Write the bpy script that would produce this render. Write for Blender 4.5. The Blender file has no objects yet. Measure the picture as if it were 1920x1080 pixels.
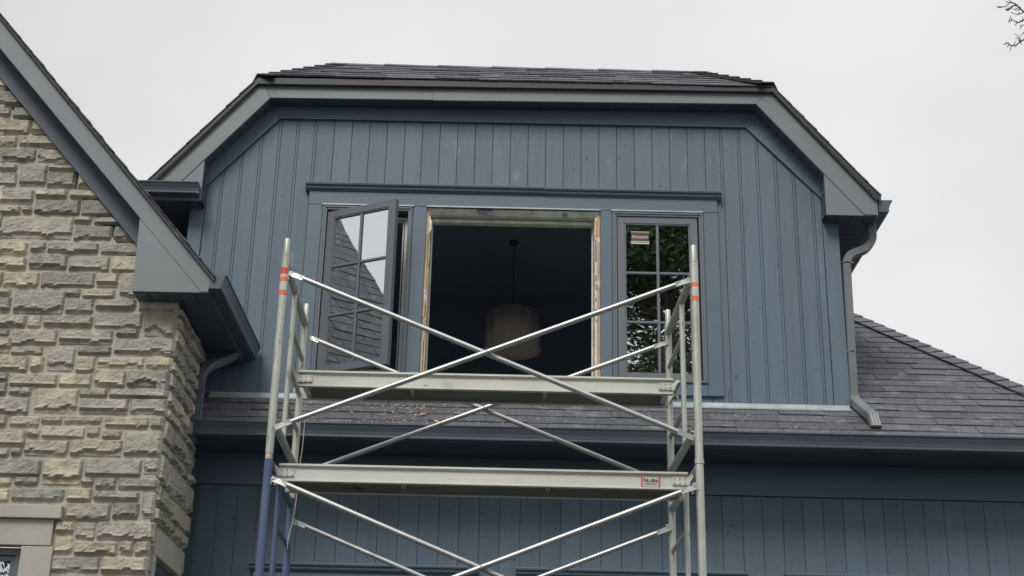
import bpy, bmesh, math, random
from mathutils import Vector, Matrix, noise
R = math.radians
random.seed(7)
C = bpy.context.scene.collection

# ------------------------------------------------------------------ camera model
F = 2693.0; TH = R(21.6); RO = R(1.27)      # focal (px of a 1920 frame), pitch, roll; the eye is at the origin, ground 1.6 m below
GZ = -1.6
def ray(x, y):
    u = (x-960)/F; v = (y-540)/F
    a = u*math.cos(RO)+v*math.sin(RO); b = -u*math.sin(RO)+v*math.cos(RO)
    return Vector((a, math.cos(TH)+b*math.sin(TH), math.sin(TH)-b*math.cos(TH)))
def P(x, y, Y):                              # survey point on the vertical plane at depth Y
    d = ray(x, y); return d*(Y/d.y)
def PXp(x, y, X):
    d = ray(x, y); return d*(X/d.x)

# ------------------------------------------------------------------ mesh builder
class MB:
    def __init__(s): s.v = []; s.f = []; s.c = []; s.smooth = []
    def add(s, vs, fs, c=0.5, sm=False):
        o = len(s.v); s.v += [tuple(p) for p in vs]
        for f in fs: s.f.append([i+o for i in f]); s.c.append(c); s.smooth.append(sm)
    def box(s, x0, x1, y0, y1, z0, z1, c=0.5):
        vs = [(x, y, z) for x in (x0, x1) for y in (y0, y1) for z in (z0, z1)]
        s.add(vs, [(0,1,3,2),(4,6,7,5),(0,4,5,1),(2,3,7,6),(0,2,6,4),(1,5,7,3)], c)
    def hexa(s, a, b, c=0.5):                # two loops of equal length joined
        n = len(a)
        s.add(list(a)+list(b), [tuple(range(n))[::-1], tuple(range(n, 2*n))]+[(i, (i+1)%n, (i+1)%n+n, i+n) for i in range(n)], c)
    def prism(s, poly, y0, y1, c=0.5):       # poly in XZ, extruded in Y
        s.hexa([(x, y0, z) for x, z in poly], [(x, y1, z) for x, z in poly], c)
    def prismx(s, poly, x0, x1, c=0.5):      # poly in YZ, extruded in X
        s.hexa([(x0, y, z) for y, z in poly], [(x1, y, z) for y, z in poly], c)
    def tube(s, pts, r, n=10, c=0.5, cap=True, r2=None, flat=None):
        pts = [Vector(p) for p in pts]; m = len(pts); vs = []
        rs = r if isinstance(r, (list, tuple)) else [r + ((r2-r)*i/(m-1) if r2 is not None else 0) for i in range(m)]
        t0 = (pts[1]-pts[0]).normalized()
        ref = Vector((0,0,1)) if abs(t0.z) < .9 else Vector((1,0,0))
        a = t0.cross(ref).normalized()
        for i, p in enumerate(pts):
            t = ((pts[min(i+1, m-1)]-p).normalized()+(p-pts[max(i-1, 0)]).normalized())
            t.normalize(); a = (a-t*a.dot(t)).normalized(); b = t.cross(a)
            for k in range(n):
                w = 2*math.pi*k/n; vs.append(p+(a*math.cos(w)+b*math.sin(w))*rs[i])
        fs = [(i*n+k, i*n+(k+1)%n, (i+1)*n+(k+1)%n, (i+1)*n+k) for i in range(m-1) for k in range(n)]
        s.add(vs, fs, c, True)
        if cap: s.add(vs[:n], [tuple(range(n))[::-1]], c); s.add(vs[-n:], [tuple(range(n))], c)
    def sweep(s, prof, pts, side, c=0.5):    # rectangular/any profile along a path; side = fixed direction of profile x
        pts = [Vector(p) for p in pts]; m = len(pts); n = len(prof); vs = []
        for i, p in enumerate(pts):
            d0 = (pts[i]-pts[i-1]).normalized() if i else (pts[1]-pts[0]).normalized()
            d1 = (pts[i+1]-pts[i]).normalized() if i < m-1 else d0
            t = (d0+d1).normalized(); k = 1/max(.4, t.dot(d0))
            a = Vector(side); a = (a-t*a.dot(t)).normalized(); b = t.cross(a)
            for q in prof: vs.append(p+a*q[0]+b*q[1]*k)
        fs = [(i*n+k, i*n+(k+1)%n, (i+1)*n+(k+1)%n, (i+1)*n+k) for i in range(m-1) for k in range(n)]
        s.add(vs, fs+[tuple(range(n))[::-1], tuple(range((m-1)*n, m*n))], c)
    def build(s, name, mat, parent=None, bevel=0, label=None, autosmooth=False):
        me = bpy.data.meshes.new(name); me.from_pydata(s.v, [], s.f)
        me.materials.append(mat)
        at = me.attributes.new('tone', 'FLOAT', 'FACE'); at.data.foreach_set('value', s.c)
        me.polygons.foreach_set('use_smooth', s.smooth)
        bm = bmesh.new(); bm.from_mesh(me); bmesh.ops.recalc_face_normals(bm, faces=bm.faces); bm.to_mesh(me); bm.free()
        o = bpy.data.objects.new(name, me); C.objects.link(o)
        if parent is not None:
            o.parent = parent
            if parent.type == 'EMPTY': o.matrix_parent_inverse = Matrix.Translation(-Vector(parent.location))
        if bevel:
            b = o.modifiers.new('bevel', 'BEVEL'); b.width = bevel; b.segments = 2; b.limit_method = 'ANGLE'; b.angle_limit = R(40)
        if label: o['label'] = label
        return o

def build_each(mb, name, mat, parent, **kw):       # every loose piece becomes a part of its own
    par = list(range(len(mb.v)))
    def fd(a):
        while par[a] != a: par[a] = par[par[a]]; a = par[a]
        return a
    for f in mb.f:
        for q in f[1:]: par[fd(q)] = fd(f[0])
    comp = {}
    for i, f in enumerate(mb.f): comp.setdefault(fd(f[0]), []).append(i)
    out = []
    for fl_ in comp.values():
        idx = {}; n = MB()
        for i in fl_:
            for q in mb.f[i]:
                if q not in idx: idx[q] = len(n.v); n.v.append(mb.v[q])
            n.f.append([idx[q] for q in mb.f[i]]); n.c.append(mb.c[i]); n.smooth.append(mb.smooth[i])
        out.append(n.build(name, mat, parent, **kw))
    return out
def thing(name, loc, label, cat, group=None):
    o = bpy.data.objects.new(name, None); C.objects.link(o); o.location = loc; o.empty_display_size = .2
    o['label'] = label; o['category'] = cat
    if group: o['group'] = group
    return o
def tag(o, label, cat, group=None):
    o['label'] = label; o['category'] = cat
    if group: o['group'] = group
    return o
def clip(poly, a, b, c):                     # keep a*x+b*z<=c
    out = []
    for i in range(len(poly)):
        p, q = poly[i], poly[(i+1)%len(poly)]
        fp, fq = a*p[0]+b*p[1]-c, a*q[0]+b*q[1]-c
        if fp <= 0: out.append(p)
        if fp*fq < 0:
            t = fp/(fp-fq); out.append((p[0]+(q[0]-p[0])*t, p[1]+(q[1]-p[1])*t))
    return out

# ------------------------------------------------------------------ materials
def mat(name, col, rough=.6, metal=0, var=.1, vscale=8, bump=0, bscale=60, tone=0, stretch=(1,1,1), spots=None, spec=.5, coat=0):
    m = bpy.data.materials.new(name); m.use_nodes = True; nt = m.node_tree; N = nt.nodes; L = nt.links
    b = N['Principled BSDF']; b.inputs['Roughness'].default_value = rough; b.inputs['Metallic'].default_value = metal
    b.inputs['Specular IOR Level'].default_value = spec
    tc = N.new('ShaderNodeTexCoord'); mp = N.new('ShaderNodeMapping'); mp.inputs['Scale'].default_value = stretch
    L.new(tc.outputs['Object'], mp.inputs['Vector'])
    n1 = N.new('ShaderNodeTexNoise'); n1.inputs['Scale'].default_value = vscale; n1.inputs['Detail'].default_value = 6
    n1.inputs['Roughness'].default_value = .65
    L.new(mp.outputs[0], n1.inputs['Vector'])
    mr = N.new('ShaderNodeMapRange'); mr.inputs[1].default_value = .3; mr.inputs[2].default_value = .7
    mr.inputs[3].default_value = 1-var; mr.inputs[4].default_value = 1+var
    L.new(n1.outputs['Fac'], mr.inputs[0])
    fac = mr.outputs[0]
    if tone:
        at = N.new('ShaderNodeAttribute'); at.attribute_name = 'tone'
        m2 = N.new('ShaderNodeMapRange'); m2.inputs[3].default_value = 1-tone; m2.inputs[4].default_value = 1+tone
        L.new(at.outputs['Fac'], m2.inputs[0])
        mu = N.new('ShaderNodeMath'); mu.operation = 'MULTIPLY'; L.new(fac, mu.inputs[0]); L.new(m2.outputs[0], mu.inputs[1]); fac = mu.outputs[0]
    vm = N.new('ShaderNodeVectorMath'); vm.operation = 'SCALE'; vm.inputs[0].default_value = col; L.new(fac, vm.inputs['Scale'])
    last = vm.outputs[0]
    for sp in (spots or []):                 # (colour, scale, threshold, stretch)
        ms = N.new('ShaderNodeMapping'); ms.inputs['Scale'].default_value = sp[3]; L.new(tc.outputs['Object'], ms.inputs['Vector'])
        n2 = N.new('ShaderNodeTexNoise'); n2.inputs['Scale'].default_value = sp[1]; n2.inputs['Detail'].default_value = 3
        L.new(ms.outputs[0], n2.inputs['Vector'])
        r2 = N.new('ShaderNodeMapRange'); r2.inputs[1].default_value = sp[2]; r2.inputs[2].default_value = sp[2]+.06
        L.new(n2.outputs['Fac'], r2.inputs[0])
        mx = N.new('ShaderNodeMix'); mx.data_type = 'RGBA'; L.new(r2.outputs[0], mx.inputs['Factor'])
        L.new(last, mx.inputs['A']); mx.inputs['B'].default_value = (*sp[0], 1); last = mx.outputs['Result']
    L.new(last, b.inputs['Base Color'])
    if bump:
        n3 = N.new('ShaderNodeTexNoise'); n3.inputs['Scale'].default_value = bscale; n3.inputs['Detail'].default_value = 5
        L.new(mp.outputs[0], n3.inputs['Vector'])
        bp = N.new('ShaderNodeBump'); bp.inputs['Strength'].default_value = bump; bp.inputs['Distance'].default_value = .01
        L.new(n3.outputs['Fac'], bp.inputs['Height']); L.new(bp.outputs[0], b.inputs['Normal'])
    return m

BLUE = (.092, .140, .193)
M = {}
M['paint'] = mat('painted_wood', BLUE, .5, var=.09, vscale=5, bump=.26, bscale=40, tone=.07, stretch=(3,3,.22),
                 spots=[((.04,.062,.09), 26, .685, (1,1,.9)), ((.12,.18,.245), 7, .68, (1,1,.4))])
M['trim'] = mat('painted_trim', (.090,.138,.191), .45, var=.05, vscale=4, bump=.12, bscale=30, stretch=(.15,1,1), tone=.04)
M['fascia'] = mat('fascia_metal', (.160,.186,.203), .45, var=.06, vscale=2, bump=.05, bscale=6, spots=[((.15,.16,.17), 11, .78, (1,1,1))])
M['soffit'] = mat('soffit_vinyl', (.075,.097,.135), .55, var=.08, vscale=4)
M['gutter'] = mat('gutter_metal', (.085,.105,.13), .3, var=.10, vscale=5, spots=[((.19,.19,.18), 14, .76, (1,1,1))])
M['spout'] = mat('downspout_metal', (.15,.165,.17), .35, var=.1, vscale=6, spots=[((.27,.27,.25), 8, .72, (1,1,.4))])
M['flash'] = mat('flashing', (.40,.45,.47), .35, metal=.2, var=.2, vscale=7, tone=.1)
M['groove'] = mat('groove_dark', (.05,.065,.085), .8, var=.1)
M['shingle'] = mat('asphalt_shingle', (.090,.094,.108), .92, var=.25, vscale=26, bump=.7, bscale=170, tone=.24,
                   spots=[((.20,.20,.22), 60, .63, (1,1,1)), ((.16,.165,.185), 9, .60, (.6,1,1))])
M['stone'] = mat('split_stone', (.28,.26,.20), .9, var=.28, vscale=14, bump=.75, bscale=55, tone=0)
M['mortar'] = mat('mortar', (.42,.405,.345), .95, var=.15, vscale=12, bump=.6, bscale=80)
M['lime'] = mat('limestone', (.44,.42,.36), .8, var=.07, vscale=5, bump=.1, bscale=60)
M['galv'] = mat('galvanised_steel', (.42,.44,.395), .42, metal=.35, var=.2, vscale=12, stretch=(1,1,.3), bump=.1, bscale=50,
                spots=[((.22,.23,.20), 18, .645, (1,1,.4)), ((.60,.61,.57), 27, .69, (1,1,.6)), ((.20,.13,.08), 31, .73, (1,1,1))])
M['tube'] = mat('zinc_tube', (.42,.43,.43), .36, metal=.7, var=.15, vscale=14, spots=[((.25,.25,.23), 16, .72, (1,1,1))])
M['bluesteel'] = mat('blue_painted_steel', (.065,.105,.20), .4, var=.15, vscale=10, spots=[((.30,.26,.22), 24, .69, (1,1,.5)), ((.06,.08,.13), 9, .72, (1,1,.5))])
M['alu'] = mat('plank_aluminium', (.54,.545,.50), .45, metal=.3, var=.13, vscale=5, stretch=(.3,1,1), bump=.05,
               spots=[((.25,.25,.21), 15, .68, (.4,1,1)), ((.18,.17,.14), 40, .72, (1,1,1)), ((.30,.31,.27), 4, .66, (.5,1,1))])
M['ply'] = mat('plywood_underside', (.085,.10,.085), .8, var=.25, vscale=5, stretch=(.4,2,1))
M['frame'] = mat('window_frame', (.125,.142,.170), .4, var=.04, vscale=5)
M['white'] = mat('white_vinyl', (.50,.54,.52), .5, var=.12, vscale=15, spots=[((.12,.12,.12), 28, .72, (1,1,.6))])
M['rawwood'] = mat('raw_lumber', (.50,.34,.20), .8, var=.3, vscale=10, stretch=(3,3,.25), bump=.3, spots=[((.20,.12,.06), 22, .68, (1,1,.2)), ((.62,.58,.48), 12, .60, (1,1,.6))])
M['foam'] = mat('spray_foam', (.58,.52,.40), .9, var=.3, vscale=20, bump=.9, bscale=45, spots=[((.50,.30,.10), 14, .58, (1,1,.3))])
M['wrap'] = mat('house_wrap', (.62,.66,.57), .7, var=.2, vscale=9, bump=.5, bscale=14, spots=[((.08,.08,.08), 26, .70, (1,1,1))])
M['tape_white'] = mat('tape_white', (.62,.60,.55), .5, var=.15, vscale=20)
M['tape_blue'] = mat('tape_blue', (.12,.15,.28), .5, var=.2, vscale=20)
M['print'] = mat('dark_print', (.035,.04,.085), .5, var=.2, vscale=20)
M['drip'] = mat('drip_edge_metal', (.03,.03,.045), .5, var=.1)
M['bronze'] = mat('bronze_chain', (.09,.09,.10), .6, var=.1)
M['red'] = mat('red_sticker', (.60,.06,.05), .5, var=.2, vscale=25)
M['orange'] = mat('orange_sticker', (.80,.16,.05), .45, var=.15, vscale=40)
M['black'] = mat('black_print', (.03,.03,.03), .5, var=.1)
M['brown'] = mat('brown_sticker', (.075,.035,.03), .5, var=.1)
M['cream'] = mat('cream_print', (.52,.51,.46), .5, var=.05)
M['room'] = mat('room_paint', (.30,.37,.49), .8, var=.04)
M['roomfloor'] = mat('room_floor', (.35,.33,.32), .5, var=.2)
M['shade'] = mat('linen_shade', (.78,.70,.66), .9, var=.06, vscale=8)
M['chip'] = mat('wood_chip', (.62,.38,.18), .8, var=.25, vscale=30, tone=.4)
M['dust'] = mat('sawdust', (.50,.43,.32), .9, var=.25, vscale=30, tone=.3)
M['bark'] = mat('bark', (.10,.08,.065), .95, var=.3, vscale=20, bump=.8, bscale=30)
M['twig'] = mat('twig_bark', (.07,.055,.05), .9, var=.2, vscale=30)
M['leaf'] = mat('leaves', (.055,.10,.03), .6, var=.3, vscale=3, tone=.5)
M['needle'] = mat('needles', (.03,.055,.025), .7, var=.3, vscale=3, tone=.5)
M['grass'] = mat('lawn', (.045,.055,.03), .95, var=.3, vscale=3, bump=.8, bscale=60)
M['drive'] = mat('driveway_asphalt', (.05,.052,.056), .9, var=.15, vscale=6, bump=.5, bscale=120)
# per-stone colour (buff, grey, sand, dark) picked by the stone's own tone
def stone_mat():
    m = M['stone']; nt = m.node_tree; N = nt.nodes; L = nt.links; b = N['Principled BSDF']
    at = N.new('ShaderNodeAttribute'); at.attribute_name = 'tone'
    cr = N.new('ShaderNodeValToRGB'); cr.color_ramp.interpolation = 'LINEAR'
    e = cr.color_ramp.elements; e[0].position = 0; e[0].color = (.265,.255,.23,1); e[1].position = 1; e[1].color = (.50,.465,.365,1)
    for p, c in ((.25, (.32,.31,.27,1)), (.45, (.38,.36,.30,1)), (.62, (.38,.355,.31,1)), (.75, (.43,.395,.31,1)), (.88, (.50,.45,.335,1))):
        k = e.new(p); k.color = c
    L.new(at.outputs['Fac'], cr.inputs[0])
    vm = [n for n in N if n.type == 'VECT_MATH'][0]
    L.new(cr.outputs[0], vm.inputs[0])
    # mineral streaks: a second slow noise shifts towards grey
    tc = [n for n in N if n.type == 'TEX_COORD'][0]
    n2 = N.new('ShaderNodeTexNoise'); n2.inputs['Scale'].default_value = 7; n2.inputs['Detail'].default_value = 8; L.new(tc.outputs['Object'], n2.inputs['Vector'])
    r2 = N.new('ShaderNodeMapRange'); r2.inputs[1].default_value = .50; r2.inputs[2].default_value = .72; r2.inputs[4].default_value = .65; L.new(n2.outputs['Fac'], r2.inputs[0])
    mx = N.new('ShaderNodeMix'); mx.data_type = 'RGBA'; L.new(r2.outputs[0], mx.inputs['Factor']); L.new(vm.outputs[0], mx.inputs['A']); mx.inputs['B'].default_value = (.25,.25,.23,1)
    L.new(mx.outputs['Result'], b.inputs['Base Color'])
stone_mat()
def glass_mat(name, refl, tint):
    m = bpy.data.materials.new(name); m.use_nodes = True; N = m.node_tree.nodes; L = m.node_tree.links; N.clear()
    o = N.new('ShaderNodeOutputMaterial'); mx = N.new('ShaderNodeMixShader'); t = N.new('ShaderNodeBsdfTransparent'); g = N.new('ShaderNodeBsdfGlossy')
    t.inputs[0].default_value = (*tint, 1); g.inputs['Roughness'].default_value = .0; g.inputs[0].default_value = (.93,.97,1,1)
    lw = N.new('ShaderNodeLayerWeight'); lw.inputs[0].default_value = .3
    mr = N.new('ShaderNodeMapRange'); mr.inputs[3].default_value = refl; mr.inputs[4].default_value = 1; L.new(lw.outputs['Fresnel'], mr.inputs[0])
    L.new(mr.outputs[0], mx.inputs[0]); L.new(t.outputs[0], mx.inputs[1]); L.new(g.outputs[0], mx.inputs[2]); L.new(mx.outputs[0], o.inputs[0])
    n = N.new('ShaderNodeTexNoise'); n.inputs['Scale'].default_value = 2.2; bp = N.new('ShaderNodeBump'); bp.inputs['Strength'].default_value = .06; bp.inputs['Distance'].default_value = .02
    tc = N.new('ShaderNodeTexCoord'); L.new(tc.outputs['Object'], n.inputs['Vector']); L.new(n.outputs['Fac'], bp.inputs['Height']); L.new(bp.outputs[0], g.inputs['Normal'])
    return m
M['glass'] = glass_mat('coated_glass', .70, (.45,.5,.48))

# ------------------------------------------------------------------ shingle surfaces
def shingles(mb, O, U, V, N, ua, ub, v0, v1, e=.143, seed=1, t=.011):
    rnd = random.Random(seed); O = Vector(O); U = Vector(U).normalized(); V = Vector(V).normalized(); N = Vector(N).normalized()
    i = 0; v = v0
    while v < v1-.02:
        vt = min(v+e*1.12, v1+.02); a0, a1, b0, b1 = ua(v), ua(min(vt,v1)), ub(v), ub(min(vt,v1)); a, b = min(a0,a1), max(b0,b1); x = a-rnd.random()*.3; tt = t
        while x < b:
            w = rnd.choice((.16,.24,.3,.33,.33,.33,.4)); x1 = x+w
            p, q = max(x+.002, a0), min(x1-.002, b0); p2, q2 = max(x+.002, a1), min(x1-.002, b1)
            if q-p > .006 or q2-p2 > .006:
                if q < p: p = q = (max(p, a0) if x+.002 < a0 else q)
                if q2 < p2: p2 = q2 = (a1 if x1-.002 < a1 else b1)
                th = tt*rnd.choice((.75,1,1,1.35)); lo = .004; sk = rnd.uniform(-.003,.003)
                A = O+U*p+V*(v+sk); B = O+U*q+V*(v+sk); Cc = O+U*q2+V*vt; D = O+U*p2+V*vt
                mb.hexa([A, B, Cc, D], [A+N*th, B+N*th, Cc+N*lo, D+N*lo], min(1, max(0, rnd.gauss(.5,.22))))
            x = x1
        v += e; i += 1
def ridge_caps(mb, A, B, N1, N2, w=.13, e=.14, t=.006, seed=3, st=1):
    A = Vector(A); B = Vector(B); H = (B-A); n = max(1, int(H.length/e)); d = H/n; H = H.normalized(); rnd = random.Random(seed)
    N1 = Vector(N1).normalized(); N2 = Vector(N2).normalized(); up = (N1+N2).normalized()
    for i in range(n):
        p = A+d*i; q = p+d*1.12; c = min(1, max(0, rnd.gauss(.5,.2)))
        for N_ in (N1, N2):
            S = H.cross(N_).normalized(); S = S if S.z < 0 else -S
            lo = [p+up*(t+.010*st), p+S*w+N_*(t+.010*st), q+S*w+N_*t, q+up*t]
            mb.hexa(lo, [v+(up if k in (0,3) else N_)*(.012 if k < 2 else .006) for k, v in enumerate(lo)], c)

def soffit_strip(mb, slots, A, U, W, Nn, L, width, step=.092, gap=.007, th=.012):   # plates along U, width along W
    A = Vector(A); U = Vector(U).normalized(); W = Vector(W).normalized(); Nn = Vector(Nn).normalized()
    x = 0
    while x < L-1e-4:
        x1 = min(x+step-gap, L)
        a, b = A+U*x, A+U*x1
        lo = [a, b, b+W*width, a+W*width]; mb.hexa(lo, [p+Nn*th for p in lo])
        x += step
    lo = [A+Nn*(th*.6), A+U*L+Nn*(th*.6), A+U*L+W*width+Nn*(th*.6), A+W*width+Nn*(th*.6)]
    slots.hexa(lo, [p+Nn*th for p in lo])

KP = [(0,0),(0,-.096),(.066,-.096),(.078,-.092),(.080,-.084),(.076,-.078),(.083,-.050),(.096,-.022),(.100,-.008),(.108,-.006),(.108,.004),(.094,.004),
         (.090,-.020),(.077,-.048),(.070,-.076),(.062,-.090),(.004,-.090),(.004,0)]
def gutter(mb, A, B, out, capA=True, capB=True, k=1):
    A = Vector(A); B = Vector(B); out = Vector(out)
    d = (B-A).normalized(); KPROF = [(a*k, b*k) for a, b in KP]
    mb.hexa([A+out*o+Vector((0,0,z)) for o, z in KPROF], [B+out*o+Vector((0,0,z)) for o, z in KPROF])
    body = [(0,0),(0,-.096),(.066,-.096),(.078,-.092),(.076,-.078),(.083,-.050),(.096,-.022),(.100,.002)]; body = [(a*k, b*k) for a, b in body]
    for Q, s, on in ((A, -1, capA), (B, 1, capB)):
        if on: mb.hexa([Q+out*o+Vector((0,0,z)) for o, z in body], [Q+d*(.005*s)+out*(o*1.0)+Vector((0,0,z)) for o, z in body])

# ================================================================== HOUSE
house = thing('house', (0, 10.3, GZ), 'slate blue board-sided house with a dark-roofed dormer and a stone gabled wing', 'house')
YW = 10.06
# --- gable outline of the dormer (front plane Y=9.9)
YD = 9.90
tl, tr = P(490,153,YD), P(1442,168,YD)          # top corners of fascia
bl, br = P(508,183,YD), P(1417,195,YD)          # inner corners
SL = 1.19
rbx, rbz = 2.373, 4.575                          # right box lower inner corner
lbx, lbz = -2.378, 4.578
rex, lex = 2.765, -2.775                         # eave ends
def topz(X): return tl.z+(tr.z-tl.z)*(X-tl.x)/(tr.x-tl.x) if tl.x <= X <= tr.x else (tr.z-SL*(X-tr.x) if X > 0 else tl.z-SL*(tl.x-X))
def botz(X): return bl.z+(br.z-bl.z)*(X-bl.x)/(br.x-bl.x) if bl.x <= X <= br.x else (br.z-SL*(X-br.x) if X > 0 else bl.z-SL*(bl.x-X))
m = MB()                                          # three fascia boards, mitred, plus the two eave boxes
def strip(m, X0, X1, y0=YD, y1=YD+.022):
    m.prism([(X0, botz(X0)), (X1, botz(X1)), (X1, topz(X1)), (X0, topz(X0))], y0, y1)
xs_ = P(811,186,YD).x
m.prism([(bl.x, bl.z), (xs_, botz(xs_)), (xs_, topz(xs_)), (tl.x, tl.z)], YD+.001, YD+.022)
m.prism([(xs_+.0004, botz(xs_)-.005), (br.x, br.z), (tr.x, tr.z), (xs_+.0004, topz(xs_))], YD-.001, YD+.022)
m.prism([(br.x+.002, br.z), (2.655, botz(2.655)), (rex, rbz+.004), (rex, topz(rex)), (tr.x+.002, tr.z)], YD-.002, YD+.022)
m.prism([(bl.x-.002, bl.z), (-2.665, botz(-2.665)), (lex, lbz+.004), (lex, topz(lex)), (tl.x-.002, tl.z)][::-1], YD-.002, YD+.022)
m.box(-.32,1.2,YD-.002,YD,0,.001) if False else None
m.build('fascia', M['fascia'], house, bevel=.002)
for nm, sx, x0, xe, z0 in (('r', 1, rbx, rex, rbz), ('l', -1, lbx, lex, lbz)):
    m = MB()
    pl = [(x0, z0), (xe, z0), (xe, topz(xe)-.06), (x0+sx*.0, botz(x0)+.02)]
    m.prism(pl, YD+.004, YD+.020); m.build('eave_box', M['fascia'], house, bevel=.002)
# sloping/level soffits between fascia and wall, vent slots as gaps
m = MB(); g = MB()
dW = Vector((0,1,0)); W = YW-YD-.02
for a, b in (((br.x, br.z), (rbx, botz(rbx))), ((bl.x, bl.z), (lbx, botz(lbx)))):
    A = Vector((a[0], YD+.02, a[1]+.004)); U = Vector((b[0]-a[0], 0, b[1]-a[1])); n = Vector((U.z, 0, -U.x)); n = n if n.z > 0 else -n
    soffit_strip(m, g, A, U, dW, n, U.length, W)
U = Vector((br.x-bl.x, 0, br.z-bl.z)); soffit_strip(m, g, Vector((bl.x, YD+.02, bl.z+.004)), U, dW, (0,0,1), U.length, W, step=.30, gap=.004)
for sx, x0, z0 in ((1, rbx, rbz), (-1, lbx, lbz)):     # inner cheek of each box
    soffit_strip(m, g, (x0, YD+.02, z0), (0,0,1), dW, (sx,0,0), botz(x0)-z0, W, step=.066, gap=.008)
    soffit_strip(m, g, (x0, YD+.02, z0+.001), (sx,0,0), dW, (0,0,1), .40, W, step=.1)      # bottom of box, boards run in depth
    soffit_strip(m, g, (sx*2.492, YW+.001, z0+.001), (0,1,0), (sx,0,0), (0,0,1), 3.0, .285, step=.1)
m.build('dormer_soffit', M['soffit'], house); g.build('soffit_vents', M['groove'], house)
# side fascias and gutters of the dormer
m = MB(); m.box(rex-.012, rex+.006, YD+.023, 13.0, rbz, topz(rex)-.01); m.box(lex-.006, lex+.012, YD+.023, 13.0, lbz, topz(lex)-.01); build_each(m, 'side_fascia', M['fascia'], house)
m = MB(); gutter(m, (rex+.008, YD+.004, 4.706), (rex+.008, 13.0, 4.706), (1,0,0)); m.build('gutter', M['gutter'], house, label='short dark eave gutter on the right end of the dormer')
m = MB(); gutter(m, (-3.25, YD-.003, 4.688), (-2.388, YD-.003, 4.688), (0,-1,0), k=.88); m.build('gutter', M['gutter'], house, label='short dark gutter across the left eave box of the dormer')
# --- dormer roof: front hip slope, two side slopes
m = MB(); yf = YD-.03; zf = .5*(tl.z+tr.z)+.012
XR0, XR1 = P(617,122,10.66).x+.07, P(1320,138,10.66).x-.07
ZR = 6.215; YR = 10.66
# solid deck
fl, fr = Vector((tl.x-.02, yf, tl.z+.01)), Vector((tr.x+.02, yf, tr.z+.01))
rl, rr = Vector((XR0, YR, ZR)), Vector((XR1, YR, ZR))
el, er = Vector((lex-.02, yf, topz(lex)+.008)), Vector((rex+.02, yf, topz(rex)+.008))
yb = 13.2
v = [fl, fr, rr, rl, el, er, Vector((er.x, yb, er.z)), Vector((el.x, yb, el.z)), Vector((rr.x, yb, ZR)), Vector((rl.x, yb, ZR)),
     fl+Vector((0,0,-.05)), fr+Vector((0,0,-.05)), er+Vector((-.03,0,-.03)), el+Vector((.03,0,-.03))]
m.add(v, [(0,1,2,3), (0,3,9,7,4), (1,5,6,8,2), (3,2,8,9), (0,10,11,1), (1,11,12,5), (0,4,13,10)], .4)
# shingles on front slope
Vd = Vector((0, YR-yf, ZR-zf)); Lf = Vd.length; Nf = Vector((0, -Vd.z, Vd.y))
kx0 = (XR0-fl.x)/Lf; kx1 = (XR1-fr.x)/Lf
shingles(m, (0, yf-.012, zf+.004), (1,0,0), Vd, Nf, lambda v: fl.x+kx0*v, lambda v: fr.x+kx1*v, 0, Lf, seed=11, t=.012)
# side slopes: rows run in depth; the front edge follows hip above the fascia corner
for sx, e_, f_, r_ in ((1, er, fr, rr), (-1, el, fl, rl)):
    Vs = Vector((f_.x-e_.x, 0, f_.z-e_.z)); Ls = Vs.length; Ltot = Ls*(ZR-e_.z)/(f_.z-e_.z)
    Ns = Vector((sx*abs(Vs.z), 0, abs(Vs.x)))
    ka = (YR-yf)/(Ltot-Ls)
    shingles(m, (e_.x, 0, e_.z), (0,1,0), Vs, Ns, lambda v, Ls=Ls, ka=ka: yf-.012+max(0, v-Ls)*ka, lambda v: yb, 0, Ltot, seed=20+sx, t=.009)
    ridge_caps(m, f_+Vector((0,-.006,.012)), r_+Vector((0,0,.012)), Nf, Ns, w=.12, seed=5)
ridge_caps(m, (XR0-.05, YR, ZR+.012), (XR1+.08, YR, ZR+.012), Nf, (0,.35,1), w=.13, e=.42, t=.003, seed=6, st=.2)
m.build('dormer_roof', M['shingle'], house)

m = MB()                                          # dark drip edge under the shingles
for a, b in (((tl.x-.02, tl.z+.016), (tr.x+.02, tr.z+.016)), ((tr.x+.02, tr.z+.016), (rex+.022, topz(rex)+.010)), ((lex-.022, topz(lex)+.010), (tl.x-.02, tl.z+.016))):
    m.prism([(a[0], a[1]-.052), (b[0], b[1]-.052), b, a], YD-.034, YD-.0305)
m.build('drip_edge', M['drip'], house)
# --- siding (dormer)
RO_X0, RO_X1, RO_Z0, RO_Z1 = -1.50, 1.49, 3.215, 4.665
def wallclip(poly, top=5.50):
    k = .02
    p = clip(poly, 0, 1, top)
    p = clip(p, SL, 1, br.z+SL*br.x-k) if p else p
    p = clip(p, -SL, 1, bl.z-SL*bl.x-k) if p else p
    return p
def board(m, x0, x1, z0, z1, yf_, yb_, bev, c, cl=None):
    p = [(x0,z0),(x1,z0),(x1,z1),(x0,z1)]
    if cl: p = cl(p)
    if not p or len(p) < 3: return
    q = [(min(max(x, x0+bev), x1-bev), z) for x, z in p]
    m.hexa([(x, yf_, z) for x, z in q], [(x, yf_+bev, z) for x, z in p], c)
    m.prism(p, yf_+bev, yb_, c)
m = MB(); rnd = random.Random(4)
xs = [-2.375]; k = -1.70-.1386*4
while k < 2.335: xs.append(k); k += .1386
xs = sorted(xs); xs = [x for x in xs if x > -2.376]+[2.372]
def split(x0, x1):                                # above / below the trim group
    if x1 > -1.56 and x0 < 1.55: return [(3.10, 3.22), (4.65, 5.5)]
    return [(3.10, 5.5)]
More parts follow.
